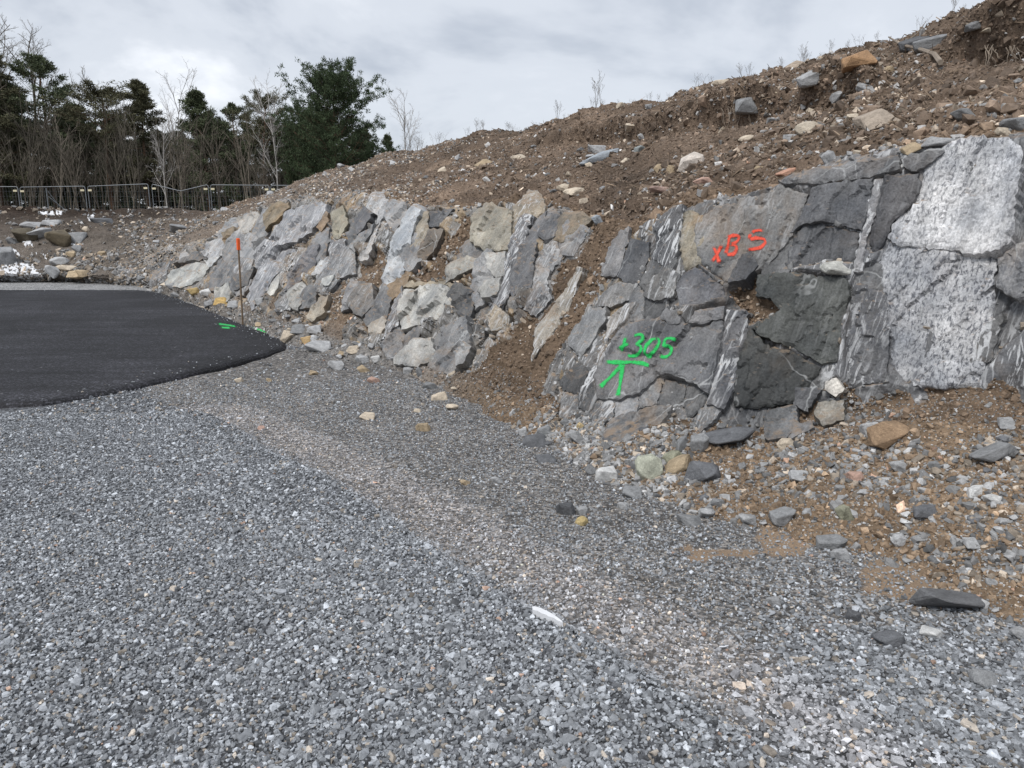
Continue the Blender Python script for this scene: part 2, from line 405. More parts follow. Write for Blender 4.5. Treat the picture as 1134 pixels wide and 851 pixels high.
# outline, push out of the face, colour, streak, speck, rust, label
BLOCKS = [
 (Z(*R7, [(830,130),(960,110),(1070,105),(1125,150),(1115,250),(1105,380),(1085,520),(1040,560),(940,575),(820,555),(730,545),(640,540),(600,510),(640,420),(700,360),(730,290),(740,230),(790,190)]), .04, (.47,.48,.50), .0, 1.0, .05, 'big white speckled granite patch'),
 ([(972,291),(985,268),(1000,271),(1050,276),(1085,281),(1102,288),(1100,330),(1095,380),(1085,428),(1040,430),(1000,425),(985,405),(984,360),(978,320)], .02, (.40,.41,.43), .3, 1.15, .1, 'grey white granite under the white patch'),
 (Z(*R7, [(165,275),(300,235),(450,205),(640,175),(645,238),(540,262),(310,298),(190,290)]), .10, MD, .22, 0, .15, None),
 (Z(*R7, [(300,307),(540,268),(530,330),(495,480),(440,465),(340,442),(270,452),(215,490),(250,430)]), .12, (.125,.128,.136), .12, 0, .05, None),
 (Z(*R7, [(213,500),(270,458),(340,450),(440,472),(490,490),(470,605),(380,605),(240,630),(190,620)]), .03, DK, .10, 0, .1, None),
 (Z(*R7, [(582,258),(720,255),(720,330),(690,380),(620,440),(580,530),(540,570),(522,520),(552,400),(572,300)]), .10, (.105,.107,.115), .15, 0, .05, None),
 (Z(*R7, [(660,185),(800,152),(822,168),(742,228),(690,248),(662,228)]), .12, MD, .2, 0, .1, None),
 (Z(*R7, [(0,350),(150,320),(172,295),(285,335),(250,425),(205,520),(130,612),(80,640),(60,560),(0,540)]), .09, (.155,.155,.155), .35, 0, .25, 'grey panel ending in pale bands'),
 (Z(*R7, [(1030,588),(1090,540),(1180,480),(1210,700),(1110,760),(1020,700)]), .06, (.20,.203,.21), .2, .7, .3, None),
 (Z(*R7, [(546,272),(578,272),(562,380),(514,520),(500,640),(462,640),(488,480),(520,350)]), .07, (.30,.30,.31), .9, .3, .1, 'thin pale vein standing in the dark rock'),
 (Z(*R8, [(490,50),(600,40),(840,65),(850,120),(820,260),(800,390),(740,400),(640,340),(500,290),(460,250),(580,190),(540,140),(480,130)]), .14, (.075,.08,.078), .10, 0, .08, 'large dark block with squared edges'),
 (Z(*R8, [(460,262),(520,325),(620,348),(740,415),(700,480),(660,545),(560,565),(480,575),(400,565),(390,480),(420,370)]), .09, VDK, .10, 0, .12, None),
 (Z(*R8, [(370,180),(450,190),(455,300),(420,360),(400,500),(360,580),(290,560),(310,470),(350,300)]), .08, (.12,.122,.13), .8, .2, .05, 'dark column striped with white quartz'),
 (Z(*R8, [(862,80),(1000,110),(1010,250),(1000,470),(850,495),(838,330)]), .06, (.12,.123,.13), .6, .7, .05, None),
 (Z(*R6, [(385,640),(430,520),(520,480),(600,472),(720,492),(850,475),(840,560),(812,690),(790,760),(700,705),(640,690),(600,692),(520,765),(440,790),(355,785),(345,700)]), .14, (.135,.138,.145), .16, 0, .12, 'flat grey slab carrying the green paint'),
 (Z(*R8, [(515,582),(640,558),(652,640),(600,692),(520,692)]), .16, (.10,.105,.112), .15, 0, .2, None),
 (Z(*R8, [(642,640),(700,618),(716,650),(610,694)]), .18, MD, .1, 0, .1, None),
 (Z(*R8, [(730,552),(832,540),(832,620),(750,645),(712,590)]), .17, (.20,.19,.17), .4, 0, .3, None),
 (Z(*R8, [(640,492),(722,490),(742,500),(690,588),(632,562)]), .15, DK, .1, 0, .05, None),
 (Z(*R8, [(760,470),(800,455),(835,500),(800,530),(755,500)]), .18, (.40,.39,.37), .2, 0, .2, 'pale broken lump below the vein'),
 (Z(*R6, [(370,302),(400,190),(450,120),(482,108),(482,160),(452,260),(430,302)]), .12, (.20,.20,.205), .12, 0, .15, 'smooth grey leaf of rock beside the gully'),
 (Z(*R6, [(486,150),(562,170),(562,230),(522,330),(480,342),(434,304),(462,240)]), .07, (.10,.103,.11), .15, 0, .05, None),
 (Z(*R6, [(566,100),(650,20),(694,20),(664,200),(622,262),(566,232),(588,150)]), .10, (.11,.113,.12), .85, 0, .1, 'folded dark rock with pale bands'),
 (Z(*R6, [(692,290),(740,262),(850,342),(860,385),(760,422),(680,424),(665,350)]), .12, (.105,.108,.118), .10, 0, .1, None),
 (Z(*R6, [(690,60),(730,40),(800,90),(760,250),(700,280),(680,200)]), .06, (.22,.20,.16), .3, 0, .6, None),
 (Z(*R6, [(735,90),(830,20),(1050,28),(1092,60),(1030,190),(960,280),(866,338),(768,256),(740,190)]), .10, (.165,.165,.165), .18, 0, .3, 'grey panel carrying the red paint'),
 (Z(*R6, [(885,290),(925,215),(960,205),(990,260),(940,315),(870,330)]), .15, DK, .1, 0, .05, None),
 (Z(*R6, [(250,520),(330,425),(390,420),(392,470),(332,570),(292,622),(244,572)]), .14, (.20,.205,.21), .3, 0, .1, 'smooth grey tongue above the rubble'),
 (Z(*R6, [(560,330),(640,262),(672,292),(652,380),(582,402),(538,382)]), .10, (.15,.15,.15), .5, 0, .2, None),
 (Z(*R6, [(360,380),(440,330),(520,330),(480,400),(420,420),(360,420)]), .09, (.18,.18,.18), .5, 0, .3, None),
 (Z(*R6, [(110,520),(200,400),(280,262),(302,272),(252,400),(192,520),(100,642)]), .08, (.26,.24,.21), .5, 0, .7, 'tan streaked rib at the edge of the gully'),
 (Z(*R6, [(400,470),(470,410),(510,405),(480,460),(420,510),(380,560)]), .10, (.22,.21,.20), .6, 0, .3, None),
 (Z(*R6, [(605,470),(625,430),(690,440),(680,490),(640,492)]), .19, MD, .1, 0, .1, None),
 (Z(*R6, [(715,485),(740,440),(860,420),(850,470),(770,490)]), .17, (.15,.15,.155), .1, 0, .2, None),
 (Z(*RB, [(520,240),(545,160),(700,110),(790,95),(740,180),(650,240),(600,280),(540,278)]), .10, (.13,.132,.136), .3, 0, .3, 'dark wedge in the rubble under the green paint'),
 (Z(*R5, [(130,520),(180,310),(260,180),(290,160),(310,190),(270,290),(250,400),(230,460),(170,520)]), .16, PALE, .15, 0, .12, 'tall pale blue grey slab'),
 (Z(*R5, [(300,192),(332,190),(332,300),(282,342),(254,350),(272,285)]), .09, TAN, .4, 0, .4, None),
 (Z(*R5, [(337,190),(432,180),(372,250),(334,250)]), .08, DK, .1, 0, .1, None),
 (Z(*R5, [(332,260),(392,260),(352,350),(302,402),(290,362)]), .06, (.13,.115,.10), .1, 0, .3, None),
 (Z(*R5, [(500,212),(560,155),(620,168),(662,190),(655,340),(560,347),(500,312)]), .17, (.27,.255,.215), .25, 0, .35, 'upright tan grey block below the soil'),
 (Z(*R5, [(640,322),(690,200),(742,208),(722,290),(682,400),(642,522),(592,592),(558,572),(620,440)]), .14, (.14,.142,.15), 1.2, .2, .0, 'steep rib striped black and white'),
 (Z(*R5, [(652,462),(700,322),(762,312),(744,420),(732,492),(662,527)]), .12, (.10,.103,.11), .35, 0, .05, None),
 (Z(*R5, [(762,282),(800,190),(852,188),(832,290),(792,312)]), .10, (.115,.118,.125), .2, 0, .05, None),
 (Z(*R5, [(700,300),(770,210),(800,190),(770,290),(760,320),(710,330)]), .13, (.14,.142,.15), .3, 0, .05, None),
 (Z(*R5, [(790,302),(860,192),(930,188),(982,220),(912,272),(852,312)]), .12, (.19,.165,.13), .1, 0, .4, 'brown grey block half under soil'),
 (Z(*R5, [(232,492),(400,480),(432,500),(422,560),(402,602),(290,632),(220,652),(214,572)]), .18, (.36,.36,.345), .12, 0, .2, 'pale square faced block with dark side'),
 (Z(*R5, [(236,482),(260,465),(440,470),(430,498),(400,478),(232,490)]), .17, (.27,.235,.18), .1, 0, .4, None),
 (Z(*R5, [(160,692),(190,560),(232,484),(230,560),(214,642),(140,702)]), .10, (.17,.17,.175), .6, 0, .1, None),
 (Z(*R5, [(400,402),(480,360),(552,370),(540,402),(450,442),(400,472)]), .12, (.34,.33,.30), .2, 0, .4, None),
 (Z(*R5, [(550,352),(640,350),(630,440),(600,452),(568,420)]), .10, (.31,.31,.30), .3, 0, .3, None),
 (Z(*R5, [(560,460),(620,450),(600,520),(540,530),(530,490)]), .10, (.28,.28,.27), .3, 0, .2, None),
 (Z(*R5, [(555,600),(600,560),(650,600),(640,650),(580,660)]), .12, (.24,.21,.17), .5, 0, .4, None),
 (Z(*R5, [(200,762),(280,690),(350,690),(362,770),(282,802),(200,792)]), .12, (.30,.30,.29), .3, 0, .25, 'low pale outcrop at the toe'),
 (Z(*R5, [(430,740),(470,700),(500,720),(470,790),(440,800)]), .10, (.22,.225,.23), .2, 0, .1, None),
 (Z(*R5, [(10,552),(60,462),(110,470),(120,560),(70,602),(40,592)]), .10, (.15,.145,.14), .3, 0, .35, None),
 (Z(*R5, [(0,522),(28,452),(58,462),(32,560),(-10,585)]), .12, (.20,.20,.205), .3, 0, .1, None),
 (Z(*R5, [(90,640),(150,600),(170,620),(150,670),(100,670)]), .10, (.30,.28,.25), .2, 0, .3, None),
 (Z(*R3, [(100,422),(200,390),(252,400),(242,440),(182,482),(132,492),(80,482)]), .20, (.36,.37,.36), .2, 0, .2, 'pale block at the far foot of the face'),
 (Z(*R3, [(230,382),(300,365),(282,390),(250,412)]), .18, (.42,.43,.43), .1, 0, .1, None),
 (Z(*R3, [(110,395),(200,345),(285,345),(280,365),(200,385)]), .16, (.12,.122,.125), .2, 0, .1, None),
 (Z(*R3, [(460,202),(490,160),(560,152),(572,180),(502,240),(472,267)]), .24, (.20,.165,.115), .1, 0, .5, 'rusty tan block at the top of the face'),
 (Z(*R3, [(480,292),(520,240),(570,190),(680,160),(722,170),(702,220),(642,280),(582,312),(510,332)]), .22, (.25,.255,.27), .55, 0, .15, 'wavy grey foliated rock'),
 (Z(*R3, [(420,352),(480,302),(560,330),(602,342),(540,402),(490,472),(420,582),(390,522),(440,420)]), .18, (.23,.235,.25), .6, 0, .15, 'long grey foliated ramp behind the stake'),
 (Z(*R3, [(270,282),(340,222),(392,210),(372,250),(302,312)]), .20, (.26,.27,.28), .3, 0, .1, None),
 (Z(*R3, [(300,272),(352,250),(352,302),(312,322)]), .24, (.17,.14,.10), .1, 0, .5, None),
 (Z(*R3, [(360,222),(440,190),(472,190),(452,260),(382,282)]), .20, (.37,.36,.34), .3, 0, .3, None),
 (Z(*R3, [(540,512),(590,400),(650,320),(682,320),(662,400),(612,452),(572,492)]), .16, (.15,.15,.16), .4, 0, .8, 'dark slab edged with rust'),
 (Z(*R3, [(670,252),(712,190),(722,230),(692,272)]), .20, (.23,.175,.125), .1, 0, .5, None),
 (Z(*R3, [(730,202),(780,170),(802,240),(762,302),(740,292)]), .20, (.24,.225,.18), .2, 0, .4, None),
 (Z(*R3, [(820,232),(860,170),(902,200),(882,230),(832,282)]), .18, (.12,.122,.13), .1, 0, .1, None),
 (Z(*R3, [(800,332),(850,270),(902,240),(892,282),(822,352)]), .18, (.20,.205,.21), .3, 0, .1, None),
 (Z(*R3, [(840,382),(900,270),(922,230),(902,320),(872,382)]), .14, (.33,.32,.31), .5, 0, .2, None),
 (Z(*R3, [(725,300),(790,300),(780,400),(740,420),(720,360)]), .12, (.19,.19,.195), .5, 0, .2, None),
 (Z(*R3, [(415,312),(470,290),(482,320),(430,347)]), .20, (.10,.10,.10), .1, 0, .2, None),
 (Z(*R3, [(340,442),(430,410),(402,482),(350,502)]), .16, (.12,.122,.125), .2, 0, .1, None),
 (Z(*R3, [(650,442),(690,380),(722,390),(692,442)]), .16, (.38,.39,.40), .1, 0, .1, None),
 (Z(*R3, [(695,455),(742,438),(722,482),(692,477)]), .14, (.40,.41,.40), .1, 0, .1, None),
 (Z(*R3, [(630,602),(680,530),(722,520),(702,582),(650,622)]), .12, (.33,.30,.25), .3, 0, .4, None),
 (Z(*R3, [(480,512),(510,450),(532,430),(522,492),(492,522)]), .14, (.42,.42,.40), .2, 0, .2, None),
 (Z(*R3, [(560,500),(620,470),(640,500),(600,580),(560,560)]), .14, (.26,.26,.25), .3, 0, .3, None),
 (Z(*R3, [(270,500),(330,470),(340,520),(300,560),(270,540)]), .14, (.34,.34,.32), .3, 0, .3, None),
]
# soil lying over the face (photo pixels)
GULLIES = [
 [(700,212),(748,226),(716,250),(668,300),(648,345),(612,400),(592,440),(562,474),(515,474),(500,430),(540,398),(566,362),(600,334),(616,290),(640,246),(655,220)],
 [(452,300),(490,284),(530,300),(500,314),(460,312)],
 [(363,315),(386,293),(420,273),(418,300),(400,315),(380,350),(369,378),(352,362)],
 [(405,346),(436,327),(428,350),(420,364),(398,372)],
 [(470,278),(508,240),(524,240),(518,275),(480,293)],
 [(805,322),(838,304),(846,318),(858,330),(861,347),(824,360)],
 [(300,262),(330,252),(345,262),(320,275)],
 [(296,296),(316,290),(312,302),(296,306)],
 [(300,330),(320,318),(312,336),(296,345)],
]

# ------------------------------------------------------------------ the hillside: stations from right to left
def G(px, py): return ground_at(px, py, 0.0)
def A3(x, y, z): return np.array((x, y, z), float)
ST = [
 # toe, rock foot, rock top, crest
 (A3(16, -30, 0), A3(17, -30, .7), A3(17.8, -30, 2.4), A3(23, -30, 4.2)),
 (A3(11, -12, 0), A3(12, -12, .7), A3(12.8, -12, 2.4), A3(17, -11, 4.2)),
 (A3(6.5, -3, 0), A3(7.4, -2.6, .7), A3(8.0, -2.2, 2.35), A3(12, -.4, 4.1)),
 (A3(4.2, 0.2, 0), A3(5.3, 1.4, .7), A3(5.75, 1.8, 2.3), A3(8.6, 4.4, 4.05)),
 (G(1300, 815), at(1300, 432, 3.6), at(1310, 138, 3.95), at(1310, -45, 7.2)),
 (G(1134, 735), at(1134, 435, 4.25), at(1134, 148, 4.65), at(1134, -4, 8.0)),
 (G(1040, 685), at(1045, 436, 4.55), at(1045, 153, 4.95), at(1062, 16, 8.8)),
 (G(985, 650), at(960, 446, 4.8), at(960, 176, 5.25), at(985, 38, 9.6)),
 (G(880, 615), at(850, 470, 5.0), at(850, 203, 5.7), at(900, 66, 10.7)),
 (G(760, 575), at(740, 472, 5.2), at(760, 222, 6.2), at(830, 88, 11.7)),
 (G(650, 525), at(655, 460, 5.6), at(690, 250, 6.9), at(740, 110, 13.2)),
 (G(570, 475), at(590, 440, 6.3), at(630, 232, 8.3), at(670, 124, 14.7)),
 (G(495, 438), at(510, 410, 7.6), at(540, 222, 9.6), at(590, 139, 16.5)),
 (G(415, 408), at(430, 385, 8.9), at(470, 228, 10.8), at(520, 150, 18.2)),
 (G(340, 390), at(360, 365, 10.3), at(410, 216, 12.3), at(450, 166, 20.3)),
 (G(283, 369), at(300, 350, 11.8), at(340, 214, 14.3), at(390, 183, 22.5)),
 (G(228, 345), at(245, 335, 14.2), at(285, 232, 16.3), at(330, 202, 24.8)),
 (G(182, 327), at(195, 318, 17.2), at(235, 262, 19.2), at(280, 220, 26.0)),
 (G(150, 316), at(150, 308, 20.8), at(165, 272, 23.2), at(225, 233, 27.0)),
 (G(80, 312.5), at(80, 306, 21.8), at(90, 268, 24.2), at(120, 233, 27.0)),
 (G(0, 311.5), at(0, 305, 22.0), at(0, 268, 24.4), at(0, 232, 27.0)),
 (A3(-30, 22.3, 0), A3(-30, 22.6, .2), A3(-30, 25, 1.2), A3(-30, 28, 2.1)),
 (A3(-60, 22.3, 0), A3(-60, 22.6, .2), A3(-60, 25, 1.2), A3(-60, 28, 2.1)),
]
NCOLS = [8, 14, 20, 34, 60, 64, 66, 74, 80, 80, 70, 70, 66, 66, 58, 54, 50, 40, 40, 44, 40, 12]
ctrl = np.array([[a, b, c, d] for a, b, c, d in ST])        # station, key, xyz
ctrl[:, 0, 2] = -0.10
params = np.concatenate([k + np.arange(n) / n for k, n in enumerate(NCOLS)] + [[len(ST) - 1.0]])
def catmull(arr, q):
    k = np.clip(np.floor(q).astype(int), 0, len(arr) - 2)
    f = (q - k)[:, None, None]
    p0 = arr[np.maximum(k - 1, 0)]; p1 = arr[k]; p2 = arr[k + 1]; p3 = arr[np.minimum(k + 2, len(arr) - 1)]
    # non-uniform stations: finite-difference tangents limited by the neighbours
    m1 = 0.5 * (p2 - p0); m2 = 0.5 * (p3 - p1)
    lim = np.linalg.norm(p2 - p1, axis=-1, keepdims=True) * 1.0 + 1e-6
    for m in (m1, m2):
        l = np.linalg.norm(m, axis=-1, keepdims=True)
        m *= np.minimum(1, lim / np.maximum(l, 1e-6))
    f2, f3 = f * f, f * f * f
    return (2*f3-3*f2+1)*p1 + (f3-2*f2+f)*m1 + (-2*f3+3*f2)*p2 + (f3-f2)*m2
keys = catmull(ctrl, params)                                 # columns, 4, xyz
NCOL = len(params)
# outward-from-crest keys: plateau behind
bk = keys[:, 3] - keys[:, 2]; bk[:, 2] = 0
bk /= np.linalg.norm(bk, axis=1, keepdims=True)
E1 = keys[:, 3] + bk * 2.5; E1[:, 2] = keys[:, 3, 2] - 0.05
E2 = keys[:, 3] + bk * 12.0; E2[:, 2] = np.minimum(keys[:, 3, 2] - 0.6, 2.6); E2[:, 2] = np.maximum(E2[:, 2], 1.75)
keys = np.concatenate([keys, E1[:, None], E2[:, None]], 1)
ROWS = [84, 236, 176, 26, 12]
tpar = np.concatenate([k + np.arange(n) / n for k, n in enumerate(ROWS)] + [[len(ROWS) * 1.0]])
NROW = len(tpar)
kk = np.minimum(np.floor(tpar).astype(int), len(ROWS) - 1)
ff = (tpar - kk)[:, None, None]
base = keys.transpose(1, 0, 2)[kk] * (1 - ff) + keys.transpose(1, 0, 2)[kk + 1] * ff       # row, col, xyz
# soften the breaks of slope
for _ in range(10):
    base[1:-1] = 0.5 * base[1:-1] + 0.25 * (base[:-2] + base[2:])
T = np.repeat(tpar[:, None], NCOL, 1); S = np.repeat(params[None], NROW, 0)
def grid_normals(P):
    du = np.gradient(P, axis=1); dv = np.gradient(P, axis=0)
    n = np.cross(dv, du)
    n /= np.maximum(np.linalg.norm(n, axis=-1, keepdims=True), 1e-9)
    return n
nrm = grid_normals(base)
if nrm[int(NROW * .4), NCOL // 2] @ np.array((-.5, -.5, .3)) < 0: nrm = -nrm
# smooth outward direction
out = nrm.copy()
for _ in range(6):
    out[1:-1] = (out[1:-1] + out[:-2] + out[2:]) / 3
    out[:, 1:-1] = (out[:, 1:-1] + out[:, :-2] + out[:, 2:]) / 3
out /= np.linalg.norm(out, axis=-1, keepdims=True)
sa = np.concatenate([[0], np.cumsum(np.linalg.norm(np.diff(keys[:, 1:3].mean(1), axis=0), axis=1))])
SA = np.repeat(sa[None], NROW, 0)
tb = np.concatenate([np.zeros((1, NCOL)), np.cumsum(np.linalg.norm(np.diff(base, axis=0), axis=2), 0)])
PX, PY = proj(base)
PX = np.nan_to_num(PX, nan=-9999); PY = np.nan_to_num(PY, nan=-9999)

# where rock shows
edge = fbm(base, 1.3, 4, 3) * 0.22 + fbm(base, 6.0, 3, 5) * 0.10
lo = 1.0 + edge * 0.9; hi = 2.0 + edge * 0.35
rock = np.minimum(np.clip((T - lo) / 0.05, -1, 1), np.clip((hi - T) / 0.04, -1, 1))
rock = np.where(S > 18.0, -1, rock)
# right of the frame: less rock, more soil
jx = PX + fbm(base, 5.0, 3, 21) * 12; jy = PY + fbm(base, 5.0, 3, 22) * 12
for g in GULLIES:
    rock = np.where(inpoly(jx, jy, g), -1, rock)
patch = fbm(base, 0.9, 4, 44) + 0.35 * fbm(base, 5.0, 2, 45)
leftish = np.clip((S - 10.5) / 2, 0, 1)
rock = np.where((patch > 0.60 - 0.10 * leftish) & (leftish > 0), -1, rock)
inblock = np.zeros(base.shape[:2], bool)
for b in BLOCKS:
    inblock |= inpoly(PX, PY, b[0])
# the face between the named blocks is broken into smaller ones along the joints
def voronoi_cells(pts, rad):
    cells = []
    for i, c in enumerate(pts):
        R_ = rad[i] * 1.6
        poly = [c + np.array(q) * R_ for q in ((-1, -1), (1, -1), (1, 1), (-1, 1))]
        for j in np.argsort(((pts - c) ** 2).sum(1))[1:16]:
            n = pts[j] - c; m = (pts[j] + c) / 2
            if np.hypot(*n) > R_ * 4: break
            outp = []
            for a, b_ in zip(poly, poly[1:] + poly[:1]):
                da, db = (a - m) @ n, (b_ - m) @ n
                if da <= 0: outp.append(a)
                if da * db < 0: outp.append(a + (b_ - a) * (da / (da - db)))
            poly = outp
            if len(poly) < 3: break
        cells.append(np.array(poly) if len(poly) >= 3 else None)
    return cells
_r = np.random.default_rng(77)
fpts, frad = [], []
for _ in range(16000):
    x = _r.uniform(165, 1134); y = _r.uniform(185, 500)
    rad_ = (10 + (x - 165) / 969 * 19) * _r.choice([.7, 1.1, 1.6, 2.2])
    p = np.array((x + .24 * y, y / 1.6))
    if fpts:
        d_ = np.hypot(*(np.array(fpts) - p).T)
        if (d_ < (np.array(frad) + rad_) * .5 * 1.05).any(): continue
    fpts.append(p); frad.append(rad_)
fpts, frad = np.array(fpts), np.array(frad)
mask_img = np.zeros((851, 1134), bool)
_m = (rock > 0) & (PX >= 1) & (PX < 1132) & (PY >= 1) & (PY < 849)
for oy in (-1, 0, 1):
    for ox in (-1, 0, 1): mask_img[PY[_m].astype(int) + oy, PX[_m].astype(int) + ox] = True
HAND = len(BLOCKS)
for cell, rad_ in zip(voronoi_cells(fpts, frad), frad):
    if cell is None: continue
    cell = cell.mean(0) + (cell - cell.mean(0)) * (1.10 if cell.mean(0)[0] - .24 * cell.mean(0)[1] * 1.6 < 620 else .99)
    px_ = np.stack([cell[:, 0] - .24 * cell[:, 1] * 1.6, cell[:, 1] * 1.6], 1)
    c_ = px_.mean(0)
    t_ = np.clip(px_, 0, (1133, 850)).astype(int)
    if not (0 <= c_[0] < 1134) or not mask_img[int(c_[1]), int(c_[0])] or mask_img[t_[:, 1], t_[:, 0]].mean() < .6: continue
    if any(inpoly(np.array([c_[0]]), np.array([c_[1]]), b[0])[0] for b in BLOCKS[:HAND]): continue
    lf_ = np.clip((760 - c_[0]) / 260, 0, 1)
    if _r.random() < .10 * lf_: continue
    u_ = _r.random()
    if u_ < .05 * lf_: col_ = (.25, .22, .175)
    elif u_ < .08 * lf_: col_ = (.20, .15, .10)
    else:
        v_ = float(np.clip((.13 + .06 * lf_) * np.exp(.9 * fbm(np.array([[c_[0] / 70, c_[1] / 70, 3.]]), 1.0, 2, 66)[0] + _r.normal(0, .22)), .06, .40)); col_ = (v_ * .98, v_, v_ * 1.03)
    BLOCKS.append((px_.tolist(), float(_r.uniform(.0, .05) - .03 * lf_), col_, float(_r.choice([.05, .15, .5])), .1, float(.15 + .4 * _r.random()), None))
print('blocks', len(BLOCKS))
for b in BLOCKS[HAND:]:
    inblock |= inpoly(PX, PY, b[0])
rock = np.where(inblock & (T < 2.2) & (T > .5), 1, rock)

# relief
fu = SA + 0.42 * tb
wu = .16 * fbm(base, 1.6, 3, 95) + .05 * fbm(base, 6, 2, 96); wv = .22 * fbm(base, 1.4, 3, 97)
fu = fu + wu; tv_ = tb + wv
h1, c1 = facet(fu, tv_, .62, 1.25, 101, .35, .9, .2)
h2, c2 = facet(fu, tv_, .23, .55, 202, .5, .9, .3)
h3, c3 = facet(fu, tv_, .085, .21, 303, .6, .9, .2)
lf = np.clip((700 - PX) / 150, 0, 1)
rockd = .105 * h1 + .060 * h2 + .012 * h3 * (1 + lf)
for _ in range(2):
    rockd[1:-1] = .25 * rockd[:-2] + .5 * rockd[1:-1] + .25 * rockd[2:]
    rockd[:, 1:-1] = .25 * rockd[:, :-2] + .5 * rockd[:, 1:-1] + .25 * rockd[:, 2:]
rockd = rockd + .02 * fbm(base, 9, 3, 9) - lf * .16 * np.clip(np.abs(fbm(np.stack([fu * 2.2, tv_ * .7, fu * 0], -1), 1.0, 3, 98)) < .07, 0, 1)
fade = np.clip(1.2 - np.abs(T - 1.5) * 1.4, 0.15, 1)
rockd = rockd * fade
rockd = np.where(inblock, np.minimum(rockd * .2, 0.0) - .014 - .085 * lf, rockd * np.where(PX > 620, .55, 1.0))
soild = .12 * fbm(base, .55, 3, 60) + .09 * fbm(base, 1.4, 3, 64) + .075 * fbm(base, 2.6, 4, 61) + .028 * fbm(base, 11, 3, 62) + .012 * fbm(base, 30, 2, 63)
# overhanging sod lips on the upper slope
def lip(px0, px1, tl, tu, amp, seed):
    w = np.exp(-((PX - (px0 + px1) / 2) / ((px1 - px0) / 2)) ** 4)
    tj = T + .05 * fbm(base, 1.6, 3, seed)
    up = np.clip((tj - tl) / .012, 0, 1); dn = np.clip((tu - tj) / (tu - tl), 0, 1)
    hole = np.exp(-((tj - (tl - .05)) / .05) ** 2)
    return w * (amp * up * dn ** 1.0 - amp * .8 * hole * (1 - up))
lips = lip(600, 760, 2.62, 2.95, .22, 71) + lip(770, 870, 2.58, 2.92, .34, 72) + lip(885, 975, 2.52, 2.80, .28, 73) + lip(1060, 1210, 2.55, 2.95, .40, 74)
soild = soild + np.where(T > 2.2, lips, 0)
soild = soild * (1 + .6 * np.exp(-((T - 2.95) / .12) ** 2))
soild = np.where(T > 3.0, soild * np.clip(1.3 - (T - 3.0) * .5, .5, 1), soild)
wr = np.clip(rock * .5 + .5, 0, 1)
disp = soild * (1 - wr) + rockd * wr - .05 * (1 - wr) * ((T > .9) & (T < 2.1))
def blur(a, n):
    a = a.copy()
    for _ in range(n):
        a[1:-1] = .25 * a[:-2] + .5 * a[1:-1] + .25 * a[2:]
        a[:, 1:-1] = .25 * a[:, :-2] + .5 * a[:, 1:-1] + .25 * a[:, 2:]
    return a
bw = blur((wr > .5).astype(float), 6); bi = blur(inblock.astype(float), 6)
seam = np.clip(4 * np.maximum(bw * (1 - bw), bi * (1 - bi)) * 1.3, 0, 1)
disp = disp * (1 - seam) + blur(disp, 8) * seam
terr = base + out * disp[..., None]
# far bank: rougher heaps
fb = np.clip((S - 17.5) / 1.0, 0, 1)
terr[..., 2] += fb * np.where(T < 3.5, .10 * fbm(base, .8, 4, 80) + .12 * np.abs(fbm(base, 1.9, 3, 81)) * np.clip(T, 0, 1), 0)
TN = grid_normals(terr)
if TN[int(NROW * .4), NCOL // 2] @ np.array((-.5, -.5, .3)) < 0: TN = -TN
isrock = rock > 0

# colours
left = np.clip((900 - PX) / 420, 0, 1)
cr_ = (c1 * .6 + c2 * .4)[..., None]
dark_t = np.array((.115, .118, .125)) * (0.7 + .8 * cr_)
pale_t = np.array((.165, .158, .148)) * (.35 + 1.3 * cr_)
tint_r = dark_t * (1 - left[..., None]) + pale_t * left[..., None]
warm = (hash2(np.floor(c2 * 997), np.floor(c1 * 991), 5) > .82)[..., None]
tint_r = np.where(warm & (left[..., None] > .4), np.array((.27, .21, .14)) * (.7 + .6 * cr_), tint_r)
prm_r = np.stack([.25 + .35 * (c1 > .6), .1 * np.ones_like(c1), .2 + .4 * left], -1)
sv = fbm(base, .35, 3, 90)[..., None]
upper = np.array((.148, .110, .082)) * (1 + .35 * sv + .45 * fbm(base, 1.5, 3, 91)[..., None])
lower = np.array((.215, .156, .106)) * (1 + .25 * sv)
tl_ = np.clip((T - .9) / .5, 0, 1)[..., None]
tint_s = lower * (1 - tl_) + upper * tl_
gully_t = np.array((.165, .119, .083))
near_g = ((T > .8) & (T < 2.05))[..., None]
tint_s = np.where(near_g, gully_t * (1 + .2 * sv), tint_s)
grav = np.array((.20, .19, .18))
wl = np.clip((S - 11.5) / 1.5, 0, 1)[..., None] * np.clip((1.1 - T) / .3, 0, 1)[..., None]
tint_s = tint_s * (1 - wl) + grav * wl
bank_t = np.array((.030, .0195, .014)) * (1 + .4 * sv) * (1 - 0) 
bank_g = np.array((.070, .058, .049)) * (1 + .2 * sv)
gb = np.clip((PX - 110) / 100 + .35 * sv[..., 0], 0, 1)[..., None]
bank = bank_t * (1 - gb) + bank_g * gb
tint_s = tint_s * (1 - fb[..., None]) + bank * fb[..., None]
# pale stony belt on the left of the upper slope
belt = np.clip((S - 13.5) / 2.5, 0, 1)[..., None] * np.clip((3 - T), 0, 1)[..., None] * .6
tint_s = tint_s * (1 - belt) + np.array((.21, .185, .16)) * belt

idx = np.arange(NROW * NCOL).reshape(NROW, NCOL)
quads = np.stack([idx[:-1, :-1], idx[1:, :-1], idx[1:, 1:], idx[:-1, 1:]], -1)
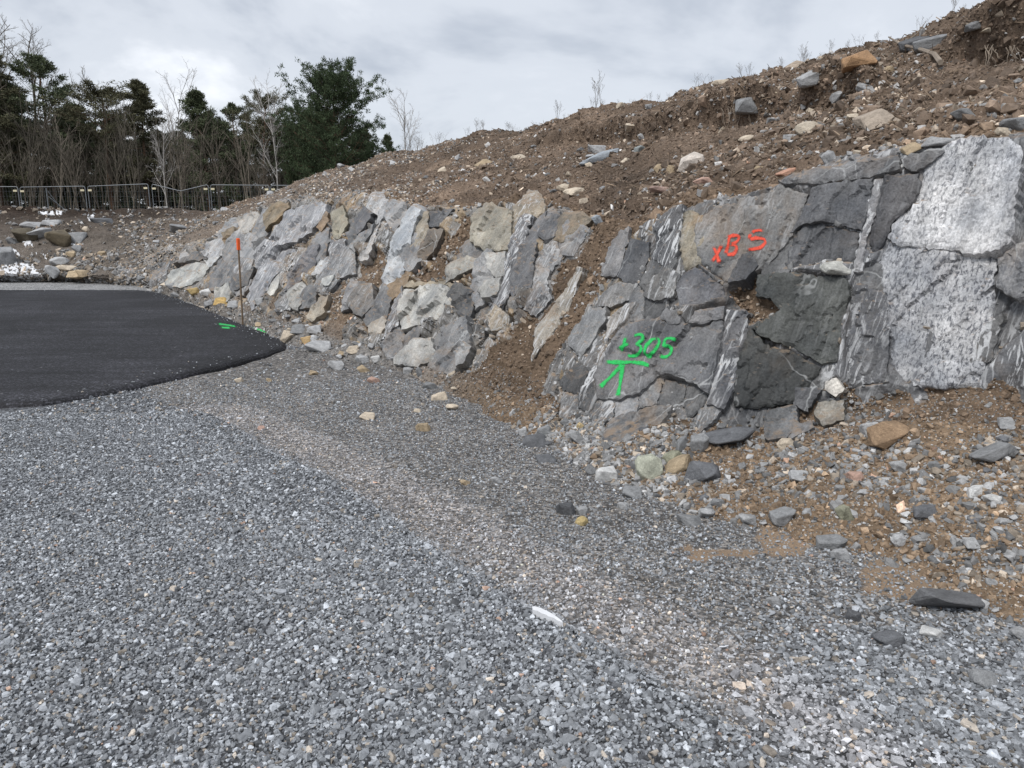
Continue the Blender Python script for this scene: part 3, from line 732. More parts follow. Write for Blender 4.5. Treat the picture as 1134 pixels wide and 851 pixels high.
# orient faces outward
p0 = terr.reshape(-1, 3)
q0 = quads[int(NROW * .4), NCOL // 2]
nn = np.cross(p0[q0[1]] - p0[q0[0]], p0[q0[2]] - p0[q0[0]])
if nn @ np.array((-.5, -.5, .3)) < 0: quads = quads[..., ::-1]
qrock = (isrock[:-1, :-1].astype(int) + isrock[1:, :-1] + isrock[1:, 1:] + isrock[:-1, 1:]) >= 2
qfar = (S[:-1, :-1] >= 18.0)
def sub_mesh(name, mask, mat, tint, prm=None, smooth=False):
    q = quads[mask]
    used, inv = np.unique(q.ravel(), return_inverse=True)
    me = new_mesh(name, p0[used], inv.reshape(-1, 4), mat, smooth)
    set_col(me, 'tint', tint.reshape(-1, 3)[used])
    if prm is not None: set_col(me, 'prm', prm.reshape(-1, 3)[used])
    return me
rock_face = tag(obj('rock_face', sub_mesh('rock_face', qrock, M_ROCK, tint_r, prm_r)),
    'blasted grey rock face with steep layering along the gravel yard', 'rock face', kind='structure')
soil_slope = tag(obj('soil_slope', sub_mesh('soil_slope', ~qrock & ~qfar, M_SOIL, tint_s, None, True)),
    'brown stony soil slope above and around the rock face', 'slope', kind='structure')
far_bank = tag(obj('far_bank', sub_mesh('far_bank', ~qrock & qfar, M_SOIL, tint_s, None, True)),
    'low dark earth bank below the fence at the back', 'bank', kind='structure')

# coarse copies for casting rays
def coarse_bvh(P, sr, sc):
    r = list(range(0, NROW, sr)); c = list(range(0, NCOL, sc))
    if r[-1] != NROW - 1: r.append(NROW - 1)
    if c[-1] != NCOL - 1: c.append(NCOL - 1)
    Pc = P[np.ix_(r, c)]
    nr, nc = Pc.shape[:2]
    i = np.arange(nr * nc).reshape(nr, nc)
    q = np.stack([i[:-1, :-1], i[1:, :-1], i[1:, 1:], i[:-1, 1:]], -1).reshape(-1, 4)
    return Pc.reshape(-1, 3).tolist(), q.tolist()
bv, bq = coarse_bvh(base, 6, 4)
BASE_BVH = BVHTree.FromPolygons(bv, bq)
CAMV = Vector((0, 0, CAMZ))
# ------------------------------------------------------------------ blocks of the rock face (children of rock_face)
block_polys_v, block_polys_f = [], []
def rock_block(k, poly, push, col, streak, speck, rust, label):
    r = np.random.default_rng(1000 + k)
    hits, ns, ds = [], [], []
    for px, py in poly:
        d = Vector(ray(px, py)).normalized()
        h, n, i, dist = BASE_BVH.ray_cast(CAMV, d)
        if h is None: continue
        if n.dot(d) > 0: n = -n
        hits.append(h); ns.append(n); ds.append(d)
    if len(hits) < 3: return
    c = sum(hits, Vector()) / len(hits)
    n = sum(ns, Vector()).normalized()
    dm = sum(ds, Vector()).normalized()
    push = push * (.40 if np.mean([p[0] for p in poly]) > 620 else (.62 if k < HAND else .5))
    streak = streak * (.35 if streak < .45 else .95)
    n = (n + Vector(r.normal(0, .04 if push < .05 or k < HAND else .06, 3))).normalized()
    if n.dot(-dm) < .5: n = (n * .6 - dm * .5).normalized()
    c = c + n * push
    P = []
    for px, py in poly:
        d = Vector(ray(px, py))
        t = (c - CAMV).dot(n) / d.dot(n)
        P.append(np.array(CAMV + d * t))
    P = np.array(P)
    n = np.array(n); ex = np.cross((0, 0, 1.0), n); ex /= np.linalg.norm(ex); ey = np.cross(n, ex)
    cc = np.array(c)
    q = np.stack([(P - cc) @ ex, (P - cc) @ ey], 1)
    mpp = np.linalg.norm(cc - np.array(CAMV)) / FPX          # metres per photo pixel here
    # broken outline
    ol = []
    for a, b in zip(q, np.roll(q, -1, 0)):
        l = np.linalg.norm(b - a); m = max(1, int(l / (mpp * 3.2)))
        t = np.arange(m)[:, None] / m
        seg = a + (b - a) * t
        nrm2 = np.array((-(b - a)[1], (b - a)[0])) / max(l, 1e-6)
        j = r.normal(0, mpp * (.8 if k > 1 else 1.1), m); j[0] *= .3
        ol.append(seg + nrm2 * j[:, None])
    ol = np.concatenate(ol)
    lo_, hi_ = ol.min(0), ol.max(0)
    sp = mpp * 2.6
    gx, gy = np.meshgrid(np.arange(lo_[0], hi_[0], sp), np.arange(lo_[1], hi_[1], sp))
    gp = np.stack([gx.ravel(), gy.ravel()], 1) + r.uniform(-.35, .35, (gx.size, 2)) * sp
    gp = gp[inpoly(gp[:, 0], gp[:, 1], ol)]
    if len(gp):
        dmin = np.full(len(gp), 1e9)
        for a, b in zip(ol, np.roll(ol, -1, 0)):
            ab = b - a; l2 = ab @ ab + 1e-12
            t = np.clip(((gp - a) @ ab) / l2, 0, 1)
            dmin = np.minimum(dmin, np.hypot(*(gp - a - t[:, None] * ab).T))
        keep = dmin > sp * .5
        gp, dmin = gp[keep], dmin[keep]
    else: dmin = np.zeros(0)
    allp = np.concatenate([ol, gp]); nb = len(ol)
    vs, es, fs, ov, oe, of = delaunay_2d_cdt([Vector(p) for p in allp], [(i, (i + 1) % nb) for i in range(nb)], [], 1, 1e-7)
    V2 = np.array([tuple(v) for v in vs])
    orig = [o[0] if o else -1 for o in ov]
    dist = np.array([0 if (o < nb and o >= 0) else (dmin[o - nb] if o >= nb else 0) for o in orig])
    W = cc + V2[:, :1] * ex + V2[:, 1:] * ey
    cam0 = np.array(CAMV)
    for i_ in range(len(W)):                                # follow the general run of the face
        dv_ = W[i_] - cam0; l_ = np.linalg.norm(dv_); dv_ = dv_ / l_
        hh = BASE_BVH.ray_cast(CAMV, Vector(dv_))[0]
        if hh is not None:
            tgt = np.linalg.norm(np.array(hh) - cam0) - push / max(-(dv_ @ n), .4)
            W[i_] = cam0 + dv_ * (l_ + np.clip(tgt - l_, -.6, .6) * .7)
    fu_ = V2[:, 0] - .42 * V2[:, 1] + k * 3.7
    size = float(np.sqrt(np.abs((hi_ - lo_).prod())))
    a1, _ = facet(fu_, V2[:, 1], size * .42, size * .75, 500 + k, .5, .9, .3)
    a2, _ = facet(fu_, V2[:, 1], size * .16, size * .30, 700 + k, .6, .9, .2)
    lf_ = float(np.clip((640 - np.mean([p[0] for p in poly])) / 60, 0, 1))
    disp = size * ((.030 + .035 * lf_) * a1 + (.012 + .010 * lf_) * a2) + mpp * .7 * fbm(W, .12 / mpp, 3, k)
    bev = min(size * .03, .010)
    z = disp - bev * np.exp(-dist / max(bev * .9, mpp)) * (0.5 + r.random())
    W = W + n * z[:, None]
    nv = len(W)
    ring = [orig.index(i) if i in orig else None for i in range(nb)]
    ring = [x for x in ring if x is not None]
    dep = push + .10 + size * .15
    cen = V2.mean(0)
    back = W[ring] - n * dep + ((V2[ring] - cen)[:, :1] * ex + (V2[ring] - cen)[:, 1:] * ey) * .10
    back = back + r.normal(0, mpp, back.shape)
    W = np.concatenate([W, back])
    faces = [tuple(f) for f in fs]
    m = len(ring)
    for i in range(m):
        a, b = ring[i], ring[(i + 1) % m]
        faces.append((b, a, nv + i, nv + (i + 1) % m))
    # orientation: front faces look outward
    f0 = faces[0]
    if np.cross(W[f0[1]] - W[f0[0]], W[f0[2]] - W[f0[0]]) @ n < 0:
        faces = [f[::-1] for f in faces]
    me = new_mesh('rock_block', W, faces, M_ROCK, False)
    vr = fbm(W + k * 5.3, 2.6 / max(size, .08), 3, 33)[:, None]
    set_col(me, 'tint', np.clip(np.tile(np.array(col), (len(W), 1)) * (1 + (.38 if speck < .5 else .22) * vr), .02, .8))
    vs = fbm(W + k * 2.3, 2.0 / max(size, .08), 3, 34)
    set_col(me, 'prm', np.stack([np.clip(streak * (1 + vs), 0, 2), np.clip(speck * (1 + 1.1 * vs), 0, 1.3), np.full(len(W), rust)], 1))
    o = obj('rock_block', me, rock_face)
    if label: o['label'] = label
    off = len(block_polys_v)
    block_polys_v.extend(W.tolist())
    block_polys_f.extend([tuple(i + off for i in f) for f in faces])
    return o
block_objs = [rock_block(k, *b) for k, b in enumerate(BLOCKS)]

# ------------------------------------------------------------------ ground
def gpts(l): return [tuple(ground_at(*p)[:2]) for p in l]
RIDGE = gpts([(215, 462), (300, 505), (400, 562), (500, 628), (600, 692), (700, 752), (830, 838), (900, 900)])
ASPH_Z = 0.055
def apts(l): return [tuple(ground_at(px, py, ASPH_Z)[:2]) for px, py in l]
ASPH = apts([(0, 452), (60, 444), (110, 433), (170, 420), (230, 407), (280, 394), (308, 387), (317, 383), (315, 378), (300, 371), (270, 359.5), (240, 347), (215, 337), (190, 328), (172, 323.5), (160, 321.2), (100, 321), (0, 321)])
ASPH = [(-34.0, ASPH[0][1] - 2.2)] + ASPH + [(-34.0, ASPH[-1][1])]
SAND = [gpts([(835, 590), (900, 585), (925, 608), (905, 625), (850, 615)]), gpts([(955, 630), (1040, 618), (1134, 640), (1180, 700), (1090, 690), (1020, 668), (960, 650)]),
        gpts([(780, 596), (840, 600), (835, 625), (795, 618)])]
def ground_h(X, Y):
    P = np.stack([X, Y, np.zeros_like(X)], -1)
    d = -dist_polyline(X, Y, RIDGE)
    d = d + .12 * fbm(P, 1.3, 3, 11)
    near = np.clip(1 - np.abs(d) / 1.2, 0, 1) * ((Y < 9) & (Y > -4))
    step = np.where(d < 0, .055 * np.clip(1 + d / .9, .25, 1), .055 * np.clip(1 - d / .12, 0, 1) ** 1.5) * near
    h = .022 * fbm(P, .7, 3, 12) + .010 * fbm(P, 3.0, 3, 13)
    return h + step
g = np.linspace(-1, 1, 420)
gx = np.sinh(g * 4.6) / np.sinh(4.6) * 60
gy = np.sinh(g * 4.4) / np.sinh(4.4) * 48 + 4.5
GX, GY = np.meshgrid(gx, gy)
GP = np.stack([GX, GY, ground_h(GX, GY)], -1)
m_ground, nt, b = mat_base('gravel_bed', 0.9)
pos = N(nt, 'ShaderNodeNewGeometry').outputs['Position']
tint = N(nt, 'ShaderNodeAttribute', attribute_name='tint').outputs['Color']
stony = mth(nt, 'SUBTRACT', 1.0, N(nt, 'ShaderNodeAttribute', attribute_name='sand').outputs['Fac'])
vo = N(nt, 'ShaderNodeTexVoronoi', {'Vector': pos, 'Scale': 48.0, 'Randomness': 1.0})
vb = N(nt, 'ShaderNodeSeparateColor', {0: vo.outputs['Color']}).outputs[0]
c = mixc(nt, stony, tint, ramp(nt, vb, (0.0, 0.35), (0.55, 0.85), (1.0, 2.1)), 'MULTIPLY')
c = mixc(nt, 1.0, c, ramp(nt, noise(nt, pos, 1.6, 5, .65), (0.3, .8), (0.7, 1.2)), 'MULTIPLY')
c = mixc(nt, 1.0, c, ramp(nt, noise(nt, pos, 130, 3, .7), (0.3, .65), (0.7, 1.35)), 'MULTIPLY')
nt.links.new(c, b.inputs['Base Color'])
h = bump(nt, mth(nt, 'MULTIPLY', vo.outputs['Distance'], stony), 0.9, 0.018)
h = bump(nt, noise(nt, pos, 120, 4, .7), 0.6, 0.006, h)
nt.links.new(h, b.inputs['Normal'])
i = np.arange(GX.size).reshape(GX.shape)
gq = np.stack([i[:-1, :-1], i[:-1, 1:], i[1:, 1:], i[1:, :-1]], -1).reshape(-1, 4)
me = new_mesh('ground', GP.reshape(-1, 3), gq, m_ground, True)
def ground_zone(X, Y):
    """0 coarse blue-grey layer .. 1 fine trodden layer, and how sandy"""
    P = np.stack([X, Y, np.zeros_like(X)], -1)
    d = -dist_polyline(X, Y, RIDGE) + .14 * fbm(P, 1.1, 4, 11)
    fine = np.clip(d / .15, 0, 1) * (Y < 14)
    px, py = proj(P); px = np.nan_to_num(px, nan=-999); py = np.nan_to_num(py, nan=-999)
    jx = px + 22 * fbm(P, 3, 3, 51); jy = py + 14 * fbm(P, 3, 3, 52)
    fine = np.where(inpoly(jx, jy, [(880, 700), (1000, 690), (1134, 705), (1400, 760), (1400, 1000), (820, 1000), (800, 840)]), .25, fine)
    fine = np.where(Y > 10, .3, fine)
    sand = np.zeros_like(X)
    xj = X + .35 * fbm(P, 3.5, 4, 53); yj = Y + .35 * fbm(P, 3.5, 4, 54)
    for s in SAND: sand = np.where(inpoly(xj, yj, s), 1.0, sand)
    return fine, sand, px, py
fi, sa_, _, _ = ground_zone(GX, GY)
tg = np.array((.115, .120, .130)) * (1 - fi[..., None]) + np.array((.165, .156, .148)) * fi[..., None]
tr_ = ((fi > .6) & (-dist_polyline(GX, GY, RIDGE) < .55) & (GY < 9))[..., None]
tg = np.where(tr_, np.array((.23, .215, .205)), tg)
tg = np.where((GY > 16)[..., None], np.array((.27, .27, .27)), tg)
tg = tg * (1 - sa_[..., None]) + np.array((.25, .182, .125)) * sa_[..., None]
set_col(me, 'tint', tg.reshape(-1, 3))
a_ = me.attributes.new('sand', 'FLOAT', 'POINT'); a_.data.foreach_set('value', sa_.ravel().astype(np.float32))
ground = tag(obj('ground', me), 'grey crushed stone yard in front of the rock face', 'ground', kind='structure')

# plateau and forest floor behind, out to the horizon
m_floor = plain_material('forest_floor', (.075, .060, .042), .95, .4, 1.5)
fl = []
ring_r = [(-400, 29), (400, 29), (400, 900), (-400, 900)]
V = []; F = []
xs = np.concatenate([[-400, -150], np.linspace(-70, 70, 60), [150, 400]]); ys = np.concatenate([np.linspace(28, 80, 30), [140, 400, 900]])
XX, YY = np.meshgrid(xs, ys)
ZZ = 1.72 + .08 * fbm(np.stack([XX, YY, XX * 0], -1), .2, 3, 33)
i = np.arange(XX.size).reshape(XX.shape)
fq = np.stack([i[:-1, :-1], i[:-1, 1:], i[1:, 1:], i[1:, :-1]], -1).reshape(-1, 4)
tag(obj('forest_floor', new_mesh('forest_floor', np.stack([XX, YY, ZZ], -1).reshape(-1, 3), fq, m_floor, True)),
    'brown level ground under the trees behind the fence', 'ground', kind='structure')

# asphalt: a rounded sheet a few centimetres thick
m_asph, nt, b = mat_base('fresh_asphalt', 0.72)
pos = N(nt, 'ShaderNodeNewGeometry').outputs['Position']
c = mixc(nt, ramp(nt, noise(nt, pos, .45, 6, .65, .8), (.36, 0.0), (.64, 1.0)), (.008, .008, .010), (.026, .026, .031))
sc_ = N(nt, 'ShaderNodeVectorMath', {0: pos, 1: (.5, 3.5, 1.0)}, operation='MULTIPLY').outputs[0]
c = mixc(nt, 1.0, c, ramp(nt, noise(nt, sc_, 1.0, 4, .6), (.3, .6), (.7, 1.5)), 'MULTIPLY')
vs_ = N(nt, 'ShaderNodeTexVoronoi', {'Vector': pos, 'Scale': 9.0})
spk = mth(nt, 'MULTIPLY', ramp(nt, vs_.outputs['Distance'], (.10, 1.0), (.16, 0.0)), ramp(nt, N(nt, 'ShaderNodeSeparateColor', {0: vs_.outputs['Color']}).outputs[0], (.82, 0.0), (.86, .8)))
c = mixc(nt, spk, c, (.10, .10, .105))
vo = N(nt, 'ShaderNodeTexVoronoi', {'Vector': pos, 'Scale': 60.0})
c = mixc(nt, 1.0, c, ramp(nt, N(nt, 'ShaderNodeSeparateColor', {0: vo.outputs['Color']}).outputs[0], (0, .35), (.7, .9), (1, 3.0)), 'MULTIPLY')
nt.links.new(c, b.inputs['Base Color'])
h = bump(nt, vo.outputs['Distance'], .7, .006)
h = bump(nt, noise(nt, pos, 30, 4, .7), .5, .008, h)
nt.links.new(h, b.inputs['Normal'])
ol = []
aa = np.array(ASPH)
for k, (a, b_) in enumerate(zip(aa, np.roll(aa, -1, 0))):
    l = np.linalg.norm(b_ - a); m = max(1, int(l / .10)) if max(abs(a[0]), abs(b_[0])) < 20 else 6
    t = np.arange(m)[:, None] / m
    seg = a + (b_ - a) * t
    ol.append(seg)
ol = np.concatenate(ol)
for _ in range(9): ol = .5 * ol + .25 * (np.roll(ol, 1, 0) + np.roll(ol, -1, 0))
pn = np.concatenate([ol, np.zeros((len(ol), 1))], 1)
tan = np.roll(ol, -1, 0) - np.roll(ol, 1, 0); tan /= np.linalg.norm(tan, axis=1, keepdims=True)
area = .5 * np.sum(ol[:, 0] * np.roll(ol[:, 1], -1) - np.roll(ol[:, 0], -1) * ol[:, 1])
inw = np.stack([-tan[:, 1], tan[:, 0]], 1) * (1 if area > 0 else -1)
ol = ol + inw * (.05 * fbm(pn, 2.2, 3, 70) + .04 * fbm(pn, 7, 2, 71))[:, None]
rings = [(-.05, -.03), (-.025, .022), (.01, .046), (.06, ASPH_Z), (.16, ASPH_Z + .003)]
V = []; F = []
no = len(ol)
for off, z in rings:
    V.append(np.concatenate([ol + inw * off, np.full((no, 1), z)], 1))
V = np.concatenate(V)
for r_ in range(len(rings) - 1):
    for k in range(no):
        k2 = (k + 1) % no
        F.append((r_ * no + k, r_ * no + k2, (r_ + 1) * no + k2, (r_ + 1) * no + k))
F.append(tuple((len(rings) - 1) * no + k for k in range(no)))
if area < 0: F = [f[::-1] for f in F]
asphalt = tag(obj('asphalt_surface', new_mesh('asphalt_surface', V, F, m_asph)), 'fresh black asphalt sheet ending in a rounded corner', 'asphalt', kind='structure')

# rays for placing things: hillside, blocks and ground
tv, tq = coarse_bvh(terr, 3, 2)
off = len(tv)
allv = tv + block_polys_v; allf = [tuple(f) for f in tq] + [tuple(i + off for i in f) for f in block_polys_f]
off = len(allv)
gs = GP[::2, ::2]
allv += gs.reshape(-1, 3).tolist()
i = np.arange(gs.shape[0] * gs.shape[1]).reshape(gs.shape[:2])
allf += [tuple(int(x) + off for x in f) for f in np.stack([i[:-1, :-1], i[:-1, 1:], i[1:, 1:], i[1:, :-1]], -1).reshape(-1, 4)]
off = len(allv)
allv += V[-no:].tolist(); allf.append(tuple(range(off, off + no)))
BVH = BVHTree.FromPolygons(allv, allf)
def cast(px, py):
    d = Vector(ray(px, py)).normalized()
    h, n, i, dist = BVH.ray_cast(CAMV, d)
    if h is None: return None, None
    if n.dot(d) > 0: n = -n
    return h, n

# ------------------------------------------------------------------ stone shapes
def make_stone(seed, rounded=False, fine=False, flat=.65):
    r = np.random.default_rng(seed)
    bm = bmesh.new()
    n = 15 if not rounded else 40
    p = r.normal(0, 1, (n, 3))
    p /= np.linalg.norm(p, axis=1, keepdims=True)
    if not rounded:
        p = np.sign(p) * np.abs(p) ** .62
        p *= r.uniform(.62, 1.0, (n, 1))
    else: p *= r.uniform(.9, 1.0, (n, 1))
    p[:, 1] *= r.uniform(.62, .95); p[:, 2] *= flat * r.uniform(.8, 1.2)
    for q in p: bm.verts.new(q)
    res = bmesh.ops.convex_hull(bm, input=bm.verts[:])
    junk = list({g for g in list(res['geom_interior']) + list(res['geom_unused']) if isinstance(g, bmesh.types.BMVert)})
    if junk: bmesh.ops.delete(bm, geom=junk, context='VERTS')
    if fine:
        bmesh.ops.dissolve_limit(bm, angle_limit=.16, verts=bm.verts[:], edges=bm.edges[:])
        bmesh.ops.bevel(bm, geom=bm.edges[:], offset=.05, segments=1, affect='EDGES', clamp_overlap=True)
        bmesh.ops.triangulate(bm, faces=bm.faces[:])
        long = [e_ for e_ in bm.edges if e_.calc_length() > .34]
        bmesh.ops.subdivide_edges(bm, edges=long, cuts=2, use_grid_fill=True)
        bmesh.ops.triangulate(bm, faces=bm.faces[:])
        co = np.array([v.co for v in bm.verts])
        d = .045 * fbm(co + seed * 3.1, 2.3, 3, seed)
        nr = co / np.maximum(np.linalg.norm(co, axis=1, keepdims=True), 1e-6)
        for v, q in zip(bm.verts, co + nr * d[:, None]): v.co = q
    bmesh.ops.recalc_face_normals(bm, faces=bm.faces[:])
    # unit width
    co = np.array([v.co for v in bm.verts])
    mn, mx = co.min(0), co.max(0)
    for v in bm.verts:
        v.co = ((np.array(v.co) - (mn + mx) / 2) / (mx - mn)).tolist()
    me = bpy.data.meshes.new('stone')
    bm.to_mesh(me); bm.free()
    for f in me.polygons: f.use_smooth = False
    return me
ANG = [make_stone(40 + k, False, True) for k in range(12)]
RND = [make_stone(80 + k, True, True) for k in range(5)]
for me in ANG + RND: me.materials.append(M_STONE)
CHIP = [make_stone(140 + k, False, False) for k in range(14)]
for me in CHIP: me.materials.append(M_CHIP)
chip_coll = bpy.data.collections.new('stone_chips')
for me in CHIP:
    chip_coll.objects.link(bpy.data.objects.new('stone_chip', me))

def scatter_tree(coll):
    t = bpy.data.node_groups.new('scatter', 'GeometryNodeTree')
    t.interface.new_socket('Geometry', in_out='INPUT', socket_type='NodeSocketGeometry')
    t.interface.new_socket('Geometry', in_out='OUTPUT', socket_type='NodeSocketGeometry')
    gi = t.nodes.new('NodeGroupInput'); go = t.nodes.new('NodeGroupOutput')
    ip = t.nodes.new('GeometryNodeInstanceOnPoints')
    ci = t.nodes.new('GeometryNodeCollectionInfo')
    ci.inputs['Collection'].default_value = coll
    ci.inputs['Separate Children'].default_value = True
    ci.inputs['Reset Children'].default_value = True
    def na(name, ty):
        n = t.nodes.new('GeometryNodeInputNamedAttribute'); n.data_type = ty; n.inputs['Name'].default_value = name
        return n.outputs['Attribute']
    t.links.new(gi.outputs[0], ip.inputs['Points'])
    t.links.new(ci.outputs[0], ip.inputs['Instance'])
    ip.inputs['Pick Instance'].default_value = True
    t.links.new(na('idx', 'INT'), ip.inputs['Instance Index'])
    t.links.new(na('rot', 'FLOAT_VECTOR'), ip.inputs['Rotation'])
    t.links.new(na('scl', 'FLOAT_VECTOR'), ip.inputs['Scale'])
    t.links.new(ip.outputs[0], go.inputs[0])
    return t
CHIP_TREE = scatter_tree(chip_coll)

def scatter(name, P, R, Sc, C, label, cat, parent=None):
    me = bpy.data.meshes.new(name)
    n = len(P)
    me.vertices.add(n); me.vertices.foreach_set('co', np.asarray(P, np.float32).ravel())
    for nm, ty, arr, key in (('rot', 'FLOAT_VECTOR', R, 'vector'), ('scl', 'FLOAT_VECTOR', Sc, 'vector'), ('idx', 'INT', rng.integers(0, len(CHIP), n), 'value')):
        a = me.attributes.new(nm, ty, 'POINT')
        a.data.foreach_set(key, np.asarray(arr, np.int32 if ty == 'INT' else np.float32).ravel())
    set_col(me, 'col', C)
    me.update()
    o = obj(name, me, parent)
    md = o.modifiers.new('scatter', 'NODES'); md.node_group = CHIP_TREE
    tag(o, label, cat, kind='stuff')
    return o

def palette(n, warmth, dark=1.0):
    """crushed stone: greys from near black to near white, some tan and pink"""
    v = np.exp(rng.normal(math.log(.255), .43, n)); v = np.clip(v, .06, .62) * dark
    base_ = np.stack([v * .945, v * .995, v * 1.06], 1)
    u = rng.random(n)
    w = rng.random(n)
    t = np.where((u < warmth)[:, None], np.stack([v * 1.12, v * 1.0, v * .86], 1), base_)
    t = np.where((w < .002 + .025 * warmth)[:, None], np.stack([v * 1.5, v * 1.05, v * .82], 1), t)
    return np.clip(t, .02, .8)

# gravel over the yard
def gravel(n, ylo, yhi, szlo, szhi, keep_fn, zoff=.25):
    # uniform on the wedge the yard fills, wider than the frame
    Yv = np.sqrt(rng.random(n) * ((yhi + 1) ** 2 - (ylo + 1) ** 2) + (ylo + 1) ** 2) - 1
    hw_ = .78 * (Yv + 1) + .2
    Xv = -hw_ - .7 + rng.random(n) * (2 * hw_ + .7)
    fine, sand, px, py = ground_zone(Xv, Yv)
    keep = keep_fn(Xv, Yv, fine, sand, px, py)
    ap = np.array(ASPH)
    keep &= ~inpoly(Xv, Yv, ap)
    keep &= rng.random(len(Xv)) > sand * .38
    Xv, Yv, fine, sand = Xv[keep], Yv[keep], fine[keep], sand[keep]
    n = len(Xv)
    s = rng.uniform(szlo, szhi, n) * np.exp(rng.normal(0, .22, n))
    return Xv, Yv, fine, sand, s
toe_pts = [tuple(c_[:2]) for c_ in ctrl[3:20, 0]]
def not_hill(X, Y): return dist_polyline(X, Y, toe_pts) > -9
parts = []
def add(X, Y, s, C, sink=.22, tiltsd=.38, flat=(.45, .85)):
    n = len(X)
    z = ground_h(X, Y)
    dr_ = -dist_polyline(X, Y, RIDGE)
    trk = np.clip(1 - np.abs(dr_ - .30) / .30, 0, 1) * (Y < 9)
    C = np.clip(C * (1 + .38 * trk)[:, None] * (1 + trk[:, None] * np.array((.06, 0, -.03))), .02, .8)
    s = s * (1 - .22 * np.clip((Y - 2.2) / 3.5, 0, 1))
    sx = s * rng.uniform(.8, 1.25, n); sy = s * rng.uniform(.6, 1.0, n); sz = s * rng.uniform(flat[0], flat[1], n)
    P = np.stack([X, Y, z + sz * (.5 - sink)], 1)
    R = np.stack([rng.normal(0, tiltsd, n), rng.normal(0, tiltsd, n), rng.uniform(0, 6.283, n)], 1)
    parts.append((P, R, np.stack([sx, sy, sz], 1), C))
# coarse layer
X, Y, fi_, sd_, s = gravel(225000, 1.3, 6.5, .0095, .0185, lambda X, Y, f, s, px, py: rng.random(len(X)) > f * .93)
add(X, Y, s, palette(len(X), .03))
X, Y, fi_, sd_, s = gravel(70000, 1.3, 4.0, .008, .013, lambda X, Y, f, s, px, py: rng.random(len(X)) > f * .5)
add(X, Y, s, palette(len(X), .12), .15)
X, Y, fi_, sd_, s = gravel(110000, 6.2, 13, .018, .032, lambda X, Y, f, s, px, py: rng.random(len(X)) > f * .85)
add(X, Y, s, palette(len(X), .12))
# fine trodden layer
X, Y, fi_, sd_, s = gravel(170000, 1.8, 8.0, .007, .015, lambda X, Y, f, s, px, py: (f > .3) & (rng.random(len(X)) > s * .55))
add(X, Y, s, palette(len(X), .17, .98), .3)
X, Y, fi_, sd_, s = gravel(4500, 1.8, 9.0, .014, .028, lambda X, Y, f, s, px, py: (f > .3))
add(X, Y, s, palette(len(X), .18), .3)
# thin spread of bigger pieces in the coarse layer
X, Y, fi_, sd_, s = gravel(22000, 1.3, 6.0, .019, .033, lambda X, Y, f, s, px, py: (rng.random(len(X)) > f * .9) & (rng.random(len(X)) < np.clip(1.15 - np.abs(dist_polyline(X, Y, RIDGE) - .45) / .75, .06, 1)))
add(X, Y, s, palette(len(X), .07), .25, .3, (.35, .6))
# flat shards toward the lower right
X, Y, fi_, sd_, s = gravel(64000, 1.5, 4.6, .013, .031, lambda X, Y, f, s, px, py: (px > 800) & (py > 640) & (rng.random(len(X)) < np.clip((px - 780) / 250, 0, 1) * np.clip((py - 630) / 120, 0, 1)))
add(X, Y, s, palette(len(X), .12), .2, .3, (.25, .5))
k_ = rng.integers(0, no, 420)
dd_ = rng.exponential(.10, 420); m_ = (ol[k_, 0] > -12) & (dd_ < 1.5)
xy_ = (ol[k_] + inw[k_] * (dd_ + .02)[:, None])[m_]; n_ = len(xy_); s_ = rng.uniform(.008, .022, n_)
parts.append((np.concatenate([xy_, np.full((n_, 1), ASPH_Z + .006)], 1), np.stack([rng.normal(0, .3, n_), rng.normal(0, .3, n_), rng.uniform(0, 6.28, n_)], 1), np.stack([s_, s_ * .8, s_ * .6], 1), palette(n_, .1)))
P, R, Sc, C = [np.concatenate([p[k] for p in parts]) for k in range(4)]
scatter('gravel', P, R, Sc, C, 'loose blue grey crushed stone covering the yard', 'gravel')
print('gravel', len(P))

# ------------------------------------------------------------------ rubble and clods on the hillside
cellA = np.linalg.norm(np.cross(terr[1:, :-1] - terr[:-1, :-1], terr[:-1, 1:] - terr[:-1, :-1]), axis=-1)
rc, tc_, sc2 = isrock[:-1, :-1], T[:-1, :-1], S[:-1, :-1]
pxc, pyc = PX[:-1, :-1], PY[:-1, :-1]
dcam = np.linalg.norm(terr[:-1, :-1] - np.array((0, 0, CAMZ)), axis=-1)
vis = (pxc > -150) & (pxc < 1350) & (pyc > -150) & (pyc < 1000) & (terr[:-1, :-1, 1] > .5)
def hill_points(w, n):
    w = (w * cellA * vis).ravel(); w = w / w.sum()
    k = rng.choice(len(w), n, p=w)
    r, c_ = np.unravel_index(k, cellA.shape)
    a, b_ = rng.random(n)[:, None], rng.random(n)[:, None]
    P = terr[r, c_] * (1 - a) * (1 - b_) + terr[r, c_ + 1] * a * (1 - b_) + terr[r + 1, c_] * (1 - a) * b_ + terr[r + 1, c_ + 1] * a * b_
    return P, TN[r, c_], r, c_
def hill_scatter(name, w, n, lo_, hi_, colfn, label, cat, up=.1, flat=(.4, .9), power=1.0):
    P, Nn, r, c_ = hill_points(w, n)
    s = (lo_ + (hi_ - lo_) * rng.random(n) ** power) * np.exp(rng.normal(0, .2, n))
    R = np.stack([rng.normal(0, .6, n), rng.normal(0, .6, n), rng.uniform(0, 6.283, n)], 1)
    Sc = np.stack([s * rng.uniform(.8, 1.3, n), s * rng.uniform(.6, 1.0, n), s * rng.uniform(*flat, n)], 1)
    P = P + Nn * (s * up)[:, None]
    return scatter(name, P, R, Sc, colfn(P, r, c_), label, cat)
lod = 1 / np.clip(dcam, 3, 40) ** 1.1
rub = (~rc) & (tc_ < 1.08) & (sc2 < 18)
heap = 1 + 3.5 * np.exp(-((pxc - 680) / 110) ** 2 - ((pyc - 490) / 50) ** 2)
